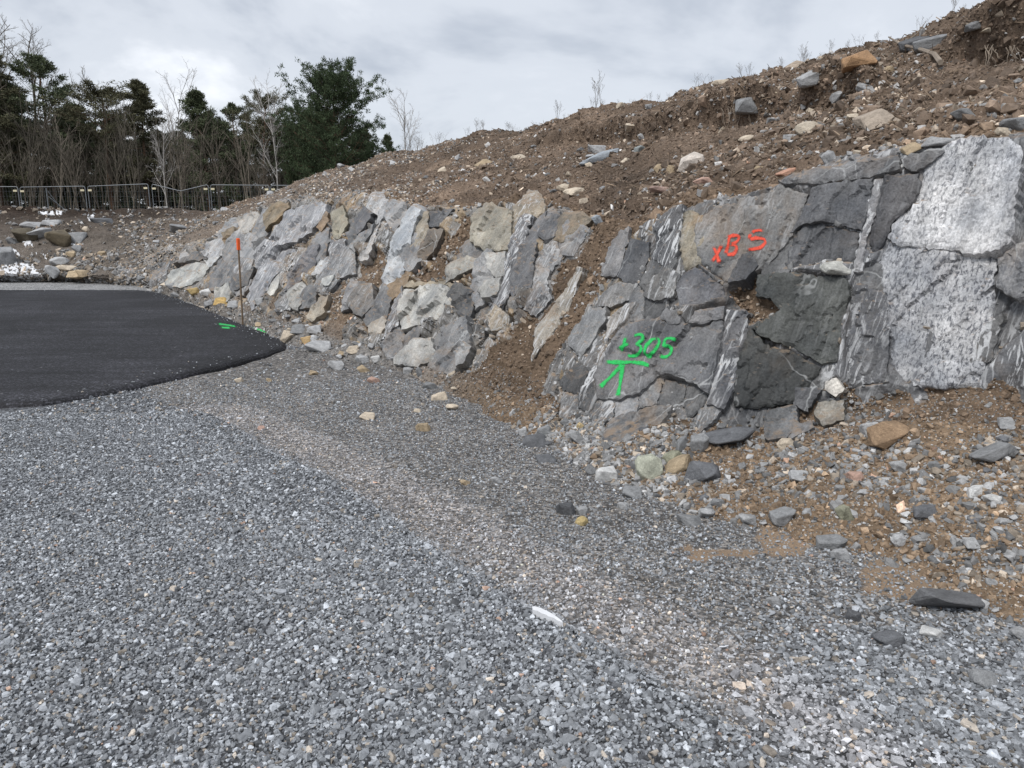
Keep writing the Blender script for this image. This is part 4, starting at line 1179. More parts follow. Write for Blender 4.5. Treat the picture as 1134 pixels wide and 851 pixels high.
foot = heap * rub * np.clip(1.25 - np.abs(tc_ - .55), .2, 1)
clus = np.clip(.42 + 1.9 * fbm(terr[:-1, :-1], 1.4, 3, 301), .04, 2)
def c_rub(P, r, c_):
    return palette(len(P), .26, .92) * np.array((1.05, 1.0, .94))
hill_scatter('rubble', foot * clus * lod, 12500, .010, .055, c_rub, 'broken stone rubble along the foot of the rock face', 'rubble', .0, (.35, .8), 2.4)
hill_scatter('rubble_fines', rub * lod, 26000, .005, .013, c_rub, 'small stone chips in the soil at the foot of the rock face', 'rubble', .1)
def c_clod(P, r, c_):
    t = tint_s[r, c_] * np.exp(rng.normal(0, .30, (len(P), 1)))
    return t
soilm = (~rc) & (tc_ < 3.2)
hill_scatter('soil_clods', soilm * (tc_ > .15) * lod, 90000, .007, .036, c_clod, 'crumbly brown soil clods all over the slope', 'soil', .05, (.5, 1.0), 2.0)
hill_scatter('soil_lumps', soilm * (tc_ > 1.6) * (sc2 < 18) * clus * lod, 6000, .03, .10, c_clod, 'larger lumps of brown soil on the upper slope', 'soil', .0, (.5, .9), 2.2)
def c_peb(P, r, c_):
    col = palette(len(P), .45, 1.15) * np.array((1.07, 1.0, .92))
    return col
upper_w = (~rc) & (tc_ > 1.0) & (tc_ < 3.1) & (sc2 < 18)
leftw = 1 + 5.0 * np.clip((sc2 - 12) / 3, 0, 1)
hill_scatter('slope_pebbles', upper_w * clus * leftw * lod, 30000, .010, .058, c_peb, 'pale pebbles and stone chips strewn over the soil slope', 'pebbles', .08, (.35, .8), 3.0)
hill_scatter('ledge_chips', rc * (TN[:-1, :-1, 2] > .35) * lod, 9000, .010, .05, c_rub, 'stone chips caught on the ledges of the rock face', 'rubble', .15, (.35, .8), 2.2)
def c_bank(P, r, c_): return palette(len(P), .4, .85) * np.array((1.07, 1.0, .92))
farw = (sc2 >= 17.3) & (tc_ < 3.1)
stony = np.clip(1.5 - tc_ * .8, .08, 1.4) * np.clip(.15 + (pxc + 10) / 150, .12, 1.1)
hill_scatter('bank_rubble', farw * clus * stony, 8000, .03, .13, c_bank, 'grey and tan rubble on the far bank', 'rubble', .12, (.35, .75), 2.4)

# twigs and root litter in the upper soil
P, Nn, r, c_ = hill_points(upper_w * (tc_ > 2.1) * clus * lod, 3500)
n_ = len(P); l_ = rng.uniform(.04, .22, n_); w_ = rng.uniform(.004, .010, n_)
scatter('root_litter', P + Nn * .012, np.stack([rng.normal(0, .25, n_), rng.normal(0, .45, n_), rng.uniform(0, 6.28, n_)], 1), np.stack([l_, w_, w_], 1),
        np.array((.16, .12, .085)) * np.exp(rng.normal(0, .5, (n_, 1))), 'dry twigs and root scraps littering the upper soil', 'twigs')
# ------------------------------------------------------------------ loose stones one can pick out
GREY, LGREY, DGREY, WHITE, TANC, PINK, RUST, OLIVE, SLATE, BEIGE = (.22, .225, .23), (.36, .365, .37), (.11, .113, .12), (.58, .58, .57), (.38, .30, .20), (.46, .31, .25), (.40, .22, .09), (.27, .27, .20), (.14, .145, .155), (.50, .43, .34)
def stone(px, py, w, h, col, label, shape='a', roll=0.0, group=None, sink=.33, depth=.8, seed=None, var=None):
    hit, n = cast(px, py + h * .30)
    if hit is None: return None
    r = np.random.default_rng(int(px * 131 + py * 17))
    mpp = (hit - CAMV).length / FPX
    pool = RND if shape == 'r' else ANG
    me = pool[(int(px * 3 + py * 7) if var is None else var) % len(pool)]
    o = obj('loose_stone', me)
    sx, sz = w * mpp, h * mpp * 1.05
    sy = max(min(sx, sz * 2.2) * depth, .02)
    o.scale = (sx, sy, sz)
    up = Vector((0, 0, 1)) * .55 + Vector(n) * .45
    if py < 205 and px > 430: sink = .42; up = Vector((0, 0, .25)) + Vector(n)
    o.rotation_euler = (r.normal(0, .12), math.radians(-roll) + r.normal(0, .05), r.uniform(-.35, .35))
    o.location = hit + up.normalized() * sz * (.5 - sink)
    j = r.uniform(.88, 1.12)
    o.color = (*[min(.8, c * j) for c in col], 1)
    tag(o, label, 'stone', group or 'loose stones')
    return o
STONES = [
 # rubble under the right of the face
 (988,476,42,26,(.36,.25,.16),'rust brown angular stone lying on soil below the white granite','a',10),
 (963,475,20,18,LGREY,'pale grey stone leaning against the rust brown stone below the granite'),
 (870,492,19,15,BEIGE,'round beige stone on the soil below the dark blocks','r'),
 (997,516,21,13,LGREY,'pale speckled stone on brown soil right of the pinkish stone'),
 (947,527,18,11,PINK,'pinkish red stone in the middle of the brown rubble'),
 (1099,499,40,13,(.24,.245,.25),'long striped slate stone tilted on the soil at the right edge','a',22),
 (1081,544,18,13,WHITE,'whitish stone at right under the long striped slate'),
 (1098,552,15,9,WHITE,'small white flat stone just right of another whitish one'),
 (1024,565,24,12,SLATE,'dark slate chip lying flat in brown soil'),
 (934,567,19,20,OLIVE,'upright olive grey stone stuck in the brown soil'),
 (920,599,30,16,GREY,'grey flat stone at the lower edge of the brown soil'),
 (932,614,20,13,LGREY,'pale lumpy stone just below the grey flat stone'),
 (828,573,20,13,LGREY,'pale stone at the left end of the brown rubble'),
 (866,569,28,17,GREY,'grey lumpy stone beside the sandy patch'),
 (893,568,11,11,LGREY,'small pale blue grey stone right of the lumpy grey one'),
 (886,527,22,11,LGREY,'flat pale stone left of the pinkish red stone'),
 (1116,468,16,12,LGREY,'pale stone high on the soil at the right edge'),
 (995,597,16,13,LGREY,'rounded pale stone in the stony strip below the soil','r'),
 (1050,330,1,1,GREY,None),
 (1060,666,84,20,(.13,.132,.137),'long dark flat stone half buried at the lower right','a',-10,4),
 (945,682,17,14,DGREY,'small dark pointed stone on the gravel below the soil'),
 (984,706,30,14,SLATE,'slate shard with dark side on gravel at lower right'),
 (1031,700,23,10,WHITE,'white flat chip right of the slate shard'),
 (1089,752,24,14,GREY,'blue grey flat stone near the lower right corner'),
 (857,665,16,9,LGREY,'small pale flat stone left of the dark pointed one'),
 (1128,702,16,12,LGREY,'pale stone cut by the right edge of the frame'),
 (1035,515,12,10,GREY,'small grey stone on the soil above the dark slate chip'),
 (1076,600,14,10,LGREY,'pale chip on brown soil near the right edge'),
 # below the green paint
 (719,514,31,31,(.36,.37,.30),'round greenish grey stone at the foot of the rubble','r'),
 (745,505,22,16,OLIVE,'olive rounded stone behind the tan finger shaped stone','r',20),
 (751,514,35,14,TANC,'tan finger shaped stone right of the greenish round stone','r',28),
 (779,521,40,29,SLATE,'dark slate lump right of the tan finger shaped stone'),
 (755,490,15,17,GREY,'small striped grey stone above the olive stone'),
 (775,488,20,24,GREY,'upright grey stone left of the flat slate slab'),
 (808,484,56,22,SLATE,'flat slate slab lying on soil under the dark rock','a',12),
 (674,524,27,18,WHITE,'whitish angular stone left of the greenish round stone'),
 (656,519,15,13,GREY,'grey stone touching the left of the whitish angular stone'),
 (644,577,14,13,(.46,.36,.18),'yellowish round stone lying on the gravel','r'),
 (645,565,14,12,LGREY,'pale stone just behind the yellowish round one'),
 (627,563,22,16,DGREY,'dark stone left of the yellowish round one'),
 (605,507,22,10,SLATE,'slate piece at the foot of the rubble left of the whitish stone','a',10),
 (594,489,32,14,DGREY,'dark flat slab at the left foot of the rubble'),
 (604,478,18,20,GREY,'grey upright stone on the dark flat slab'),
 (580,478,12,12,LGREY,'pale stone on the left shoulder of the rubble'),
 (641,485,26,10,LGREY,'long pale chip pointing down in the rubble','a',-40),
 (643,472,9,10,(.46,.36,.2),'small yellowish stone above the long pale chip'),
 (652,495,9,10,WHITE,'small white triangular stone under the long pale chip'),
 (763,575,28,12,GREY,'grey flat slab on gravel left of the sandy patch'),
 (829,574,1,1,GREY,None),
 (795,556,16,10,GREY,'grey chip on gravel between two flat slabs'),
 (784,568,18,12,LGREY,'pale grey wedge above the grey flat slab'),
 (550,531,14,9,LGREY,'pale stone lying alone on the open gravel'),
 (700,545,22,14,GREY,'grey stone below the greenish round one'),
 (690,560,14,9,LGREY,'pale chip on the gravel below the greenish round stone'),
 # left foot and open gravel
 (469,473,17,12,TANC,'tan squarish stone alone on the open gravel'),
 (408,461,17,9,BEIGE,'pale pinkish stone alone on the gravel left of the tan one'),
 (515,534,12,9,TANC,'small tan stone lowest on the open gravel'),
 (486,439,19,11,BEIGE,'pale flat stone at the edge of the soil fan'),
 (501,451,14,9,BEIGE,'beige stone on the sandy soil fan'),
 (476,427,16,10,GREY,'grey stone above the pale flat one at the soil fan'),
 (462,455,8,5,BEIGE,'tiny beige stone left of the soil fan'),
 (414,421,15,8,PINK,'pinkish stone in front of the pale outcrop'),
 (373,405,20,13,LGREY,'pale grey block below the left rubble heap'),
 (402,397,17,10,LGREY,'pale clean block in the left rubble heap'),
 (402,409,14,9,TANC,'tan stone under the pale clean block'),
 (417,397,12,9,WHITE,'small whitish block right of the pale clean block'),
 (347,413,11,7,TANC,'small tan stone on gravel by the asphalt corner'),
 (265,421,10,6,BEIGE,'pale stone lying on gravel near the asphalt edge'),
 (298,421,7,5,TANC,'tiny tan stone on gravel near the asphalt corner'),
 (289,474,8,5,PINK,'tiny pinkish stone on the open gravel'),
 (453,410,12,10,LGREY,'pale upright stone at the toe under the outcrop'),
 (466,411,10,13,GREY,'grey upright stone beside the pale one at the toe'),
 (321,371,19,13,BEIGE,'beige lump just right of the asphalt corner'),
 (333,363,18,9,GREY,'grey flat stone on top of the beige lump'),
 (342,376,15,10,(.42,.30,.16),'rust stained stone in the left rubble heap'),
 (349,364,15,10,LGREY,'pale stone above the rust stained stone'),
 (354,383,28,14,LGREY,'broad pale block in the left rubble heap'),
 (392,387,16,9,BEIGE,'beige block on the left rubble heap'),
 (380,392,12,8,TANC,'small tan block on the left rubble heap'),
 (247,333,15,9,(.48,.33,.13),'rusty yellow stone at the foot behind the stake'),
 (216,322,13,8,(.48,.36,.17),'yellow stone near the far end of the face'),
 (230,324,14,8,WHITE,'white wedge stone right of the yellow stone'),
 (260,336,12,8,LGREY,'pale stone right of the rusty yellow stone'),
 (288,334,11,10,LGREY,'pale stone high behind the stake foot'),
 # the soil slope
 (664,174,44,11,(.30,.33,.36),'blue grey flat slate lying on the upper soil slope','a',28),
 (662,164,22,10,LGREY,'pale stone behind the blue grey flat slate'),
 (766,178,29,20,(.52,.47,.42),'big whitish boulder on the upper slope above the rock','r',25),
 (780,201,23,11,PINK,'pinkish flat stone on soil above the red paint'),
 (637,212,25,10,BEIGE,'long beige stone on soil above the gully','r',8),
 (624,208,14,10,BEIGE,'small beige stone left of the long beige one','r'),
 (730,186,12,12,TANC,'brown round stone left of the big whitish boulder','r'),
 (744,187,11,12,TANC,'tan stone touching the big whitish boulder'),
 (536,180,18,8,TANC,'tan slab high on the slope left of the middle','a',30),
 (573,174,18,7,BEIGE,'flat beige stone high on the slope near the middle','a',14),
 (539,198,9,6,WHITE,'small bluish white stone on the middle slope'),
 (701,139,15,9,BEIGE,'pale stone just below the crest near a sod lip'),
 (711,150,9,7,LGREY,'small grey stone under the sod lip'),
 (708,164,13,9,(.30,.33,.33),'greenish grey slab right of the blue grey slate','a',35),
 (646,223,12,9,BEIGE,'beige stone just above the gully'),
 (662,243,13,11,(.28,.31,.34),'blue grey stone at the top of the gully'),
 (732,210,26,7,(.40,.29,.25),'flat reddish stone in soil above the rock'),
 (949,64,33,15,(.36,.22,.12),'orange rust slab near the crest','a',12),
 (900,83,30,14,LGREY,'grey slab left of the orange rust slab','a',18),
 (829,112,30,18,GREY,'grey boulder under the overhanging roots'),
 (1032,47,32,14,GREY,'grey slab beside the dead branch near the crest','a',10),
 (1012,47,26,12,DGREY,'dark slab left of the grey slab near the crest','a',10),
 (1081,26,20,8,GREY,'flat grey stone right under the crest at right','a',16),
 (895,141,26,16,(.40,.35,.28),'tan boulder in the soil above the dark panel','r'),
 (958,95,16,12,LGREY,'grey stone below the orange rust slab'),
 (928,104,15,10,LGREY,'pale stone beside the dark hollow on the slope','a',30),
 (946,130,14,10,BEIGE,'beige stone left of the wide tan slab'),
 (971,129,36,17,(.38,.32,.26),'wide tan slab flush in the soil','a',15),
 (919,174,17,18,LGREY,'pale pointed stone standing on the rock edge'),
 (1067,126,22,11,GREY,'grey stone on soil above the white granite'),
 (1126,136,28,14,GREY,'grey stone above the granite at the right edge'),
 (1111,146,13,10,BEIGE,'small beige stone left of the grey edge stone'),
 (872,190,24,8,(.48,.28,.20),'red brown flat stone lying on the rock edge','a',18),
 (1039,156,30,12,LGREY,'pale flat stone at the top left of the granite'),
 (1010,162,18,9,TANC,'tan stone at the upper edge of the dark rock','a',25),
 (879,74,24,11,(.38,.31,.24),'tan slab under the crest left of the grey slab','a',25),
 (797,93,18,8,BEIGE,'pale stone in the crest above the roots','a',12),
 (827,153,18,8,BEIGE,'beige stone on the slope below the grey boulder','r',10),
 (875,152,14,9,LGREY,'pale chip left of the tan boulder'),
 (898,122,9,7,BEIGE,'small beige stone above the tan boulder'),
 (925,296,27,14,(.45,.45,.42),'pale stone resting on the ledge above the dark block','a',8),
 (855,133,10,7,LGREY,'little grey stone right of the beige slope stone'),
 (1000,180,1,1,GREY,None),
 # far bank
 (36,249,24,8,LGREY,'pale slab on the dark bank at far left'),
 (45,259,22,11,LGREY,'tilted pale blue slab under the pale slab on the bank','a',20),
 (83,262,26,10,GREY,'grey wedge stone in the middle of the dark bank'),
 (58,247,16,7,LGREY,'flat pale stone right of the pale slab on the bank'),
 (199,253,18,9,GREY,'grey stone on the gravelly end of the bank'),
 (7,284,26,20,GREY,'big grey boulder at the left edge of the bank'),
 (30,262,22,18,(.10,.085,.06),'brown boulder under the tilted pale blue slab'),
 (66,264,24,16,(.11,.09,.06),'brown mossy boulder left of the grey wedge stone'),
 (14,267,11,9,GREY,'grey stone above the big grey boulder on the bank'),
 (113,245,22,7,DGREY,'dark flat slab high on the bank'),
 (66,289,18,9,LGREY,'light grey slab in the stony foot of the bank','a',20),
 (72,297,20,8,BEIGE,'cream slab at the stony foot of the bank','a',12),
 (85,303,14,8,TANC,'tan slab at the very foot of the bank'),
 (92,302,12,7,TANC,'second tan slab at the foot of the bank, rightmost'),
 (58,300,14,10,LGREY,'pale grey slab left of the cream slab','a',-30),
 (80,282,10,7,TANC,'yellow tan stone above the cream slab'),
 (114,281,8,6,TANC,'orange tan stone alone on the bank slope'),
 (86,275,9,7,GREY,'grey stone below the grey wedge stone'),
 (95,254,7,6,BEIGE,'cream round stone right of the grey wedge stone','r'),
 (56,230,12,3,BEIGE,'cream flat stone on top of the bank'),
]
for s in STONES:
    if s[5] is None: continue
    stone(s[0], s[1], s[2], s[3], s[4], s[5], s[6] if len(s) > 6 else 'a', s[7] if len(s) > 7 else 0, var=s[8] if len(s) > 8 else None)

# the next largest stones, alike within each place
CNAME = {}
ORD = lambda k: ('first second third fourth fifth sixth seventh eighth ninth tenth'.split() + ['%d%s' % (j, 'th' if 10 < j % 100 < 14 else {1: 'st', 2: 'nd', 3: 'rd'}.get(j % 10, 'th')) for j in range(11, 200)])[k]
def strew(n, w, lo_, hi_, label, group, pal, seed):
    made = []
    P, Nn, r, c_ = hill_points(w, n)
    px, py = proj(P)
    rr = np.random.default_rng(seed)
    for k in range(n):
        if not (4 < px[k] < 1130 and 4 < py[k] < 847): continue
        size = rr.uniform(lo_, hi_)
        mpp = np.linalg.norm(P[k] - np.array((0, 0, CAMZ))) / FPX
        o = obj('loose_stone', ANG[rr.integers(len(ANG))] if rr.random() > .25 else RND[rr.integers(len(RND))])
        sx = size * mpp
        o.scale = (sx, sx * rr.uniform(.6, .95), sx * rr.uniform(.35, .7))
        o.rotation_euler = (rr.normal(0, .25), rr.normal(0, .25), rr.uniform(0, 6.28))
        o.location = Vector(P[k]) + Vector(Nn[k]) * o.scale.z * .2
        c = pal[rr.integers(len(pal))]; j = rr.uniform(.75, 1.25)
        o.color = (*[min(.8, x * j) for x in c], 1)
        made.append((px[k], CNAMES[c], o)); o['category'] = 'stone'; o['group'] = group
    cnt = {}
    for x_, cn, o in sorted(made, key=lambda t: t[0]):
        cnt[cn] = cnt.get(cn, -1) + 1
        o['label'] = label.replace('COLOUR', cn) + ', %s of its colour from left' % ORD(cnt[cn])
CNAMES = {GREY: 'mid grey', LGREY: 'pale grey', SLATE: 'dark slate', BEIGE: 'beige', TANC: 'tan'}
strew(95, rub * heap * (pxc > 520) * clus * lod, 6, 13, 'small COLOUR stone in rubble right of gully', 'small rubble stones on the right', [GREY, GREY, SLATE, LGREY, BEIGE, GREY, SLATE], 1)
strew(45, rub * (pxc <= 520) * lod, 6, 12, 'small COLOUR stone in rubble left of gully', 'small rubble stones on the left', [GREY, LGREY, BEIGE, LGREY, TANC], 2)
strew(38, upper_w * (tc_ > 2.05) * (pxc > 560) * lod, 6, 11, 'small COLOUR stone on slope right of gully', 'small stones on the right slope', [BEIGE, LGREY, GREY, TANC], 3)
strew(26, upper_w * (tc_ > 1.95) * (pxc <= 560) * lod, 6, 10, 'small COLOUR stone on slope left of gully', 'small stones on the left slope', [LGREY, LGREY, BEIGE, GREY], 4)

# ------------------------------------------------------------------ spray paint on the rock
def paint_material(name, col):
    m, nt, b = mat_base(name, .6)
    pos = N(nt, 'ShaderNodeNewGeometry').outputs['Position']
    c = mixc(nt, 1.0, col, ramp(nt, noise(nt, pos, 40, 4, .6), (.3, .75), (.7, 1.15)), 'MULTIPLY')
    nt.links.new(c, b.inputs['Base Color'])
    ed = N(nt, 'ShaderNodeAttribute', attribute_name='edge').outputs['Fac']
    a = mth(nt, 'SUBTRACT', mth(nt, 'ADD', mth(nt, 'MULTIPLY', noise(nt, pos, 160, 4, .75), 1.3), mth(nt, 'MULTIPLY', noise(nt, pos, 30, 3, .6), .9)), mth(nt, 'ADD', ed, .50))
    nt.links.new(ramp(nt, a, (.0, 0.0), (.45, 1.0)), b.inputs['Alpha'])
    return m
def stroke_mesh(name, strokes, mat, lift=.006, wpx=5.0):
    V, F, E = [], [], []
    for st in strokes:
        wp = wpx
        p = np.array(st, float)
        seg = np.hypot(*np.diff(p, axis=0).T); L_ = np.concatenate([[0], np.cumsum(seg)])
        n = max(3, int(L_[-1] / 1.2))
        q = np.linspace(0, L_[-1], n)
        x = np.interp(q, L_, p[:, 0]); y = np.interp(q, L_, p[:, 1])
        for _ in range(3):
            x[1:-1] = .5 * x[1:-1] + .25 * (x[:-2] + x[2:]); y[1:-1] = .5 * y[1:-1] + .25 * (y[:-2] + y[2:])
        tx, ty = np.gradient(x), np.gradient(y); l = np.hypot(tx, ty) + 1e-9
        nx, ny = -ty / l, tx / l
        rows = []
        wv = wp * (1 + .18 * np.sin(q * .23 + p[0, 0]))
        K = 7
        last = None
        for i in range(n):
            row = []
            for k in range(K):
                f = (k / (K - 1) - .5)
                e_ = max(abs(f) * 2, 0)
                cap = min(i, n - 1 - i)
                if cap < 2: e_ = max(e_, .75)
                h, nn_ = cast(x[i] + nx[i] * wv[i] * f, y[i] + ny[i] * wv[i] * f)
                if h is None: row.append(None); continue
                d = (CAMV - h).normalized()
                row.append(len(V)); V.append(tuple(h + (Vector(nn_) * .5 + d).normalized() * lift)); E.append(e_ ** 2 * 1.0)
            rows.append(row)
        for a, b_ in zip(rows[:-1], rows[1:]):
            for k in range(K - 1):
                f = (a[k], a[k + 1], b_[k + 1], b_[k])
                if None in f: continue
                pts = np.array([V[i_] for i_ in f])
                if np.ptp(pts[:, 1]) > .12: continue
                F.append(f)
    me = new_mesh(name, V, F, mat, True)
    a = me.attributes.new('edge', 'FLOAT', 'POINT'); a.data.foreach_set('value', np.array(E, np.float32))
    return me
def Q(pts, ox=660, oy=230, k=3.87): return [(ox + a / k, oy + b / k) for a, b in pts]
M_GREEN = paint_material('green_spray_paint', (.02, .46, .10))
M_RED = paint_material('red_spray_paint', (.68, .075, .04))
green = [
 Q([(95, 608), (118, 592), (142, 580)]), Q([(128, 553), (120, 585), (108, 618)]),
 Q([(160, 552), (185, 542), (203, 548), (198, 568), (172, 588), (192, 592), (196, 608), (178, 632), (150, 638), (132, 630)]),
 Q([(262, 560), (238, 566), (215, 592), (206, 622), (220, 636), (246, 620), (270, 585), (272, 565), (258, 560)]),
 Q([(240, 622), (234, 640), (222, 650)]),
 Q([(346, 568), (320, 560), (298, 562), (288, 596), (312, 592), (326, 606), (318, 630), (296, 644), (272, 636)]),
]
arrow = [Q([(42, 662), (100, 664), (150, 662), (200, 668), (232, 680)]), Q([(118, 668), (80, 710), (48, 740), (16, 772)]), Q([(118, 668), (108, 720), (102, 770), (92, 812)])]
o = tag(obj('painted_number', stroke_mesh('painted_number', green, M_GREEN, wpx=5.4), rock_face), 'green sprayed number +30,5')
o = tag(obj('painted_arrow', stroke_mesh('painted_arrow', arrow, M_GREEN, wpx=6.4), rock_face), 'green sprayed level mark with a line and arrow legs')
red = [
 Q([(502, 168), (515, 190), (530, 240)]), Q([(540, 160), (522, 195), (498, 232)]),
 Q([(572, 122), (566, 160), (556, 202)]), Q([(560, 130), (595, 118), (616, 124), (608, 146), (574, 160)]), Q([(574, 160), (600, 162), (604, 180), (590, 200), (556, 203)]),
 Q([(718, 98), (690, 98), (664, 108)]), Q([(664, 108), (656, 138)]), Q([(656, 138), (690, 130), (722, 134), (728, 152), (706, 172), (676, 178), (648, 182)]),
]
tag(obj('painted_number', stroke_mesh('painted_number', red, M_RED, wpx=5.6), rock_face), 'red sprayed mark reading x85')
# green splashes on asphalt edge and gravel
splash = [[(241, 359), (250, 360), (262, 362)], [(244, 363), (256, 363.5)], [(268, 361), (276, 364)]]
tag(obj('painted_splash', stroke_mesh('painted_splash', splash, M_GREEN, .006, 3.2), asphalt), 'green paint smears on the asphalt edge')
splash2 = [[(280, 363), (288, 366), (296, 369)], [(283, 368), (293, 371)]]
tag(obj('painted_splash', stroke_mesh('painted_splash', splash2, M_GREEN, .02, 3.6), ground), 'green paint smears on gravel beside the stake')

# ------------------------------------------------------------------ tubes
class MB:
    def __init__(s): s.V = []; s.F = []; s.n = 0
    def tube(s, pts, rad, sides=5, caps=False):
        pts = np.asarray(pts, float); m = len(pts)
        rad = np.broadcast_to(np.asarray(rad, float), (m,))
        t = np.gradient(pts, axis=0); t /= np.maximum(np.linalg.norm(t, axis=1, keepdims=True), 1e-9)
        ref = np.where(np.abs(t[:, 2:3]) > .9, np.array([[1., 0, 0]]), np.array([[0, 0, 1.]]))
        u = np.cross(t, ref); u /= np.maximum(np.linalg.norm(u, axis=1, keepdims=True), 1e-9)
        for k in range(1, m):
            if u[k] @ u[k - 1] < 0: u[k] = -u[k]
        v = np.cross(t, u)
        a = np.arange(sides) * 2 * math.pi / sides
        ring = pts[:, None] + rad[:, None, None] * (np.cos(a)[None, :, None] * u[:, None] + np.sin(a)[None, :, None] * v[:, None])
        s.V.append(ring.reshape(-1, 3))
        b = s.n
        for i in range(m - 1):
            for k in range(sides):
                k2 = (k + 1) % sides
                s.F.append((b + i * sides + k, b + i * sides + k2, b + (i + 1) * sides + k2, b + (i + 1) * sides + k))
        if caps:
            s.F.append(tuple(b + k for k in range(sides))[::-1]); s.F.append(tuple(b + (m - 1) * sides + k for k in range(sides)))
        s.n += m * sides
    def box(s, c, d, rot=None):
        c = np.asarray(c, float); d = np.asarray(d, float) / 2
        p = np.array([(x, y, z) for x in (-1, 1) for y in (-1, 1) for z in (-1, 1)]) * d
        if rot is not None: p = p @ np.array(rot).T
        s.V.append(p + c)
        b = s.n
        for f in ((0, 1, 3, 2), (4, 6, 7, 5), (0, 4, 5, 1), (2, 3, 7, 6), (0, 2, 6, 4), (1, 5, 7, 3)): s.F.append(tuple(b + i for i in f))
        s.n += 8
    def mesh(s, name, mat, smooth=False): return new_mesh(name, np.concatenate(s.V), s.F, mat, smooth)
def empty(name, loc, label, cat, group=None):
    o = bpy.data.objects.new(name, None); COL.objects.link(o); o.location = loc
    o.empty_display_size = .2
    return tag(o, label, cat, group)
def copy_tree(o, parent=None):
    c = o.copy(); COL.objects.link(c); c.parent = parent
    for ch in list(o.children): copy_tree(ch, c)
    return c

# survey stake with an orange head
h, n = cast(269, 361)
top = np.array(at(263.5, 264, h.y)); bot = np.array(h)
M_WOOD = plain_material('weathered_wood', (.20, .145, .10), .9, .35, 12)
M_ORANGE = plain_material('orange_paint', (.85, .13, .03), .6, .15, 12)
stk = empty('survey_stake', bot, 'thin wooden survey stake with orange top beside the asphalt', 'stake')
ax = top - bot; Ls = np.linalg.norm(ax)
b1 = MB(); b1.tube([-ax * .12, ax * .87], [.016, .016], 4, True)
b2 = MB(); b2.tube([ax * .868, ax * .99, ax * 1.0], [.030, .030, .022], 4, True)
obj('shaft', b1.mesh('shaft', M_WOOD), stk); obj('painted_head', b2.mesh('painted_head', M_ORANGE), stk)

# white piece on the gravel
h, n = cast(606, 688)
M_WHITE = plain_material('wet_snow', (.68, .69, .71), .5, .06, 20, 0, .004)
sh = []
prof = [(-1, 0.0), (-.9, .5), (-.6, .78), (-.2, .9), (.2, .85), (.6, .62), (.9, .3), (1, 0)]
for (x, y) in prof: sh.append((x, y * .55))
low = [(.7, -.20), (.45, -.12), (.2, -.38), (0, -.30), (-.25, -.45), (-.5, -.36), (-.75, -.55)]
pl = np.array(sh + low) * np.array((.082, .028))
V = [(x, y, 0.012 + .006 * math.cos(x * 14)) for x, y in pl] + [(x * 1.02, y * 1.1, -.012) for x, y in pl]
k = len(pl)
F = [tuple(range(k))[::-1]] + [(i, (i + 1) % k, k + (i + 1) % k, k + i) for i in range(k)]
me = new_mesh('snow_sliver', V, F, M_WHITE)
bm = bmesh.new(); bm.from_mesh(me); bmesh.ops.triangulate(bm, faces=bm.faces[:]); bmesh.ops.recalc_face_normals(bm, faces=bm.faces[:]); bm.to_mesh(me); bm.free()
o = obj('snow_sliver', me); o.location = h + Vector((0, 0, .016)); o.rotation_euler = (.12, 0.05, math.radians(-44))
tag(o, 'white curved sliver lying on the dark gravel ridge', 'snow')

# snow left on the far bank
def snow_patch(poly, label, seed, lift=.035):
    poly = np.array(poly, float)
    lo_, hi_ = poly.min(0), poly.max(0)
    st = .7
    xs = np.arange(lo_[0], hi_[0] + st, st); ys = np.arange(lo_[1], hi_[1] + st, st)
    GXp, GYp = np.meshgrid(xs, ys)
    P3 = np.stack([GXp, GYp, GXp * 0 + seed], -1)
    inside = inpoly(GXp + 3 * fbm(P3, .25, 3, seed), GYp + 1.5 * fbm(P3, .25, 3, seed + 1), poly) & (fbm(P3, .33, 3, seed + 2) > -.16)
    V, F = [], []; id_ = {}
    for r_ in range(GXp.shape[0]):
        for c_ in range(GXp.shape[1]):
            hh, nn_ = cast(GXp[r_, c_], GYp[r_, c_])
            if hh is None: continue
            up = lift if inside[r_, c_] else -.05
            id_[r_, c_] = len(V); V.append(tuple(hh + (Vector(nn_) + Vector((0, 0, 1))) * .5 * up))
    for r_ in range(GXp.shape[0] - 1):
        for c_ in range(GXp.shape[1] - 1):
            ks = [(r_, c_), (r_, c_ + 1), (r_ + 1, c_ + 1), (r_ + 1, c_)]
            if all(k_ in id_ for k_ in ks) and sum(bool(inside[k_]) for k_ in ks) >= 1: F.append(tuple(id_[k_] for k_ in ks))
    if F: tag(obj('snow_patch', new_mesh('snow_patch', V, F, M_WHITE, True)), label, 'snow', 'snow patches on the far bank')
snow_patch([(-4, 296), (20, 291), (36, 294), (48, 308), (40, 312), (-4, 312)], 'largest white snow patch at the foot of the far bank', 11)
snow_patch([(42, 235), (70, 234.5), (68, 238.5), (50, 238.5)], 'thin white snow strip on top of the far bank', 12)
snow_patch([(70, 264), (84, 268), (86, 273), (72, 270)], 'small snow patch under the grey wedge stone', 13)
snow_patch([(22, 264), (34, 266), (36, 276), (28, 274)], 'small snow patch beside the brown boulder', 14)
snow_patch([(40, 280), (53, 281), (52, 288), (42, 286)], 'snow scrap just above the largest snow patch', 15)
snow_patch([(8, 276), (16, 276), (24, 284), (14, 282)], 'snow streak above the big grey boulder', 16)
snow_patch([(97, 238), (105, 238), (103, 246), (99, 245)], 'snow scrap high on the bank left of the dark slab', 17)

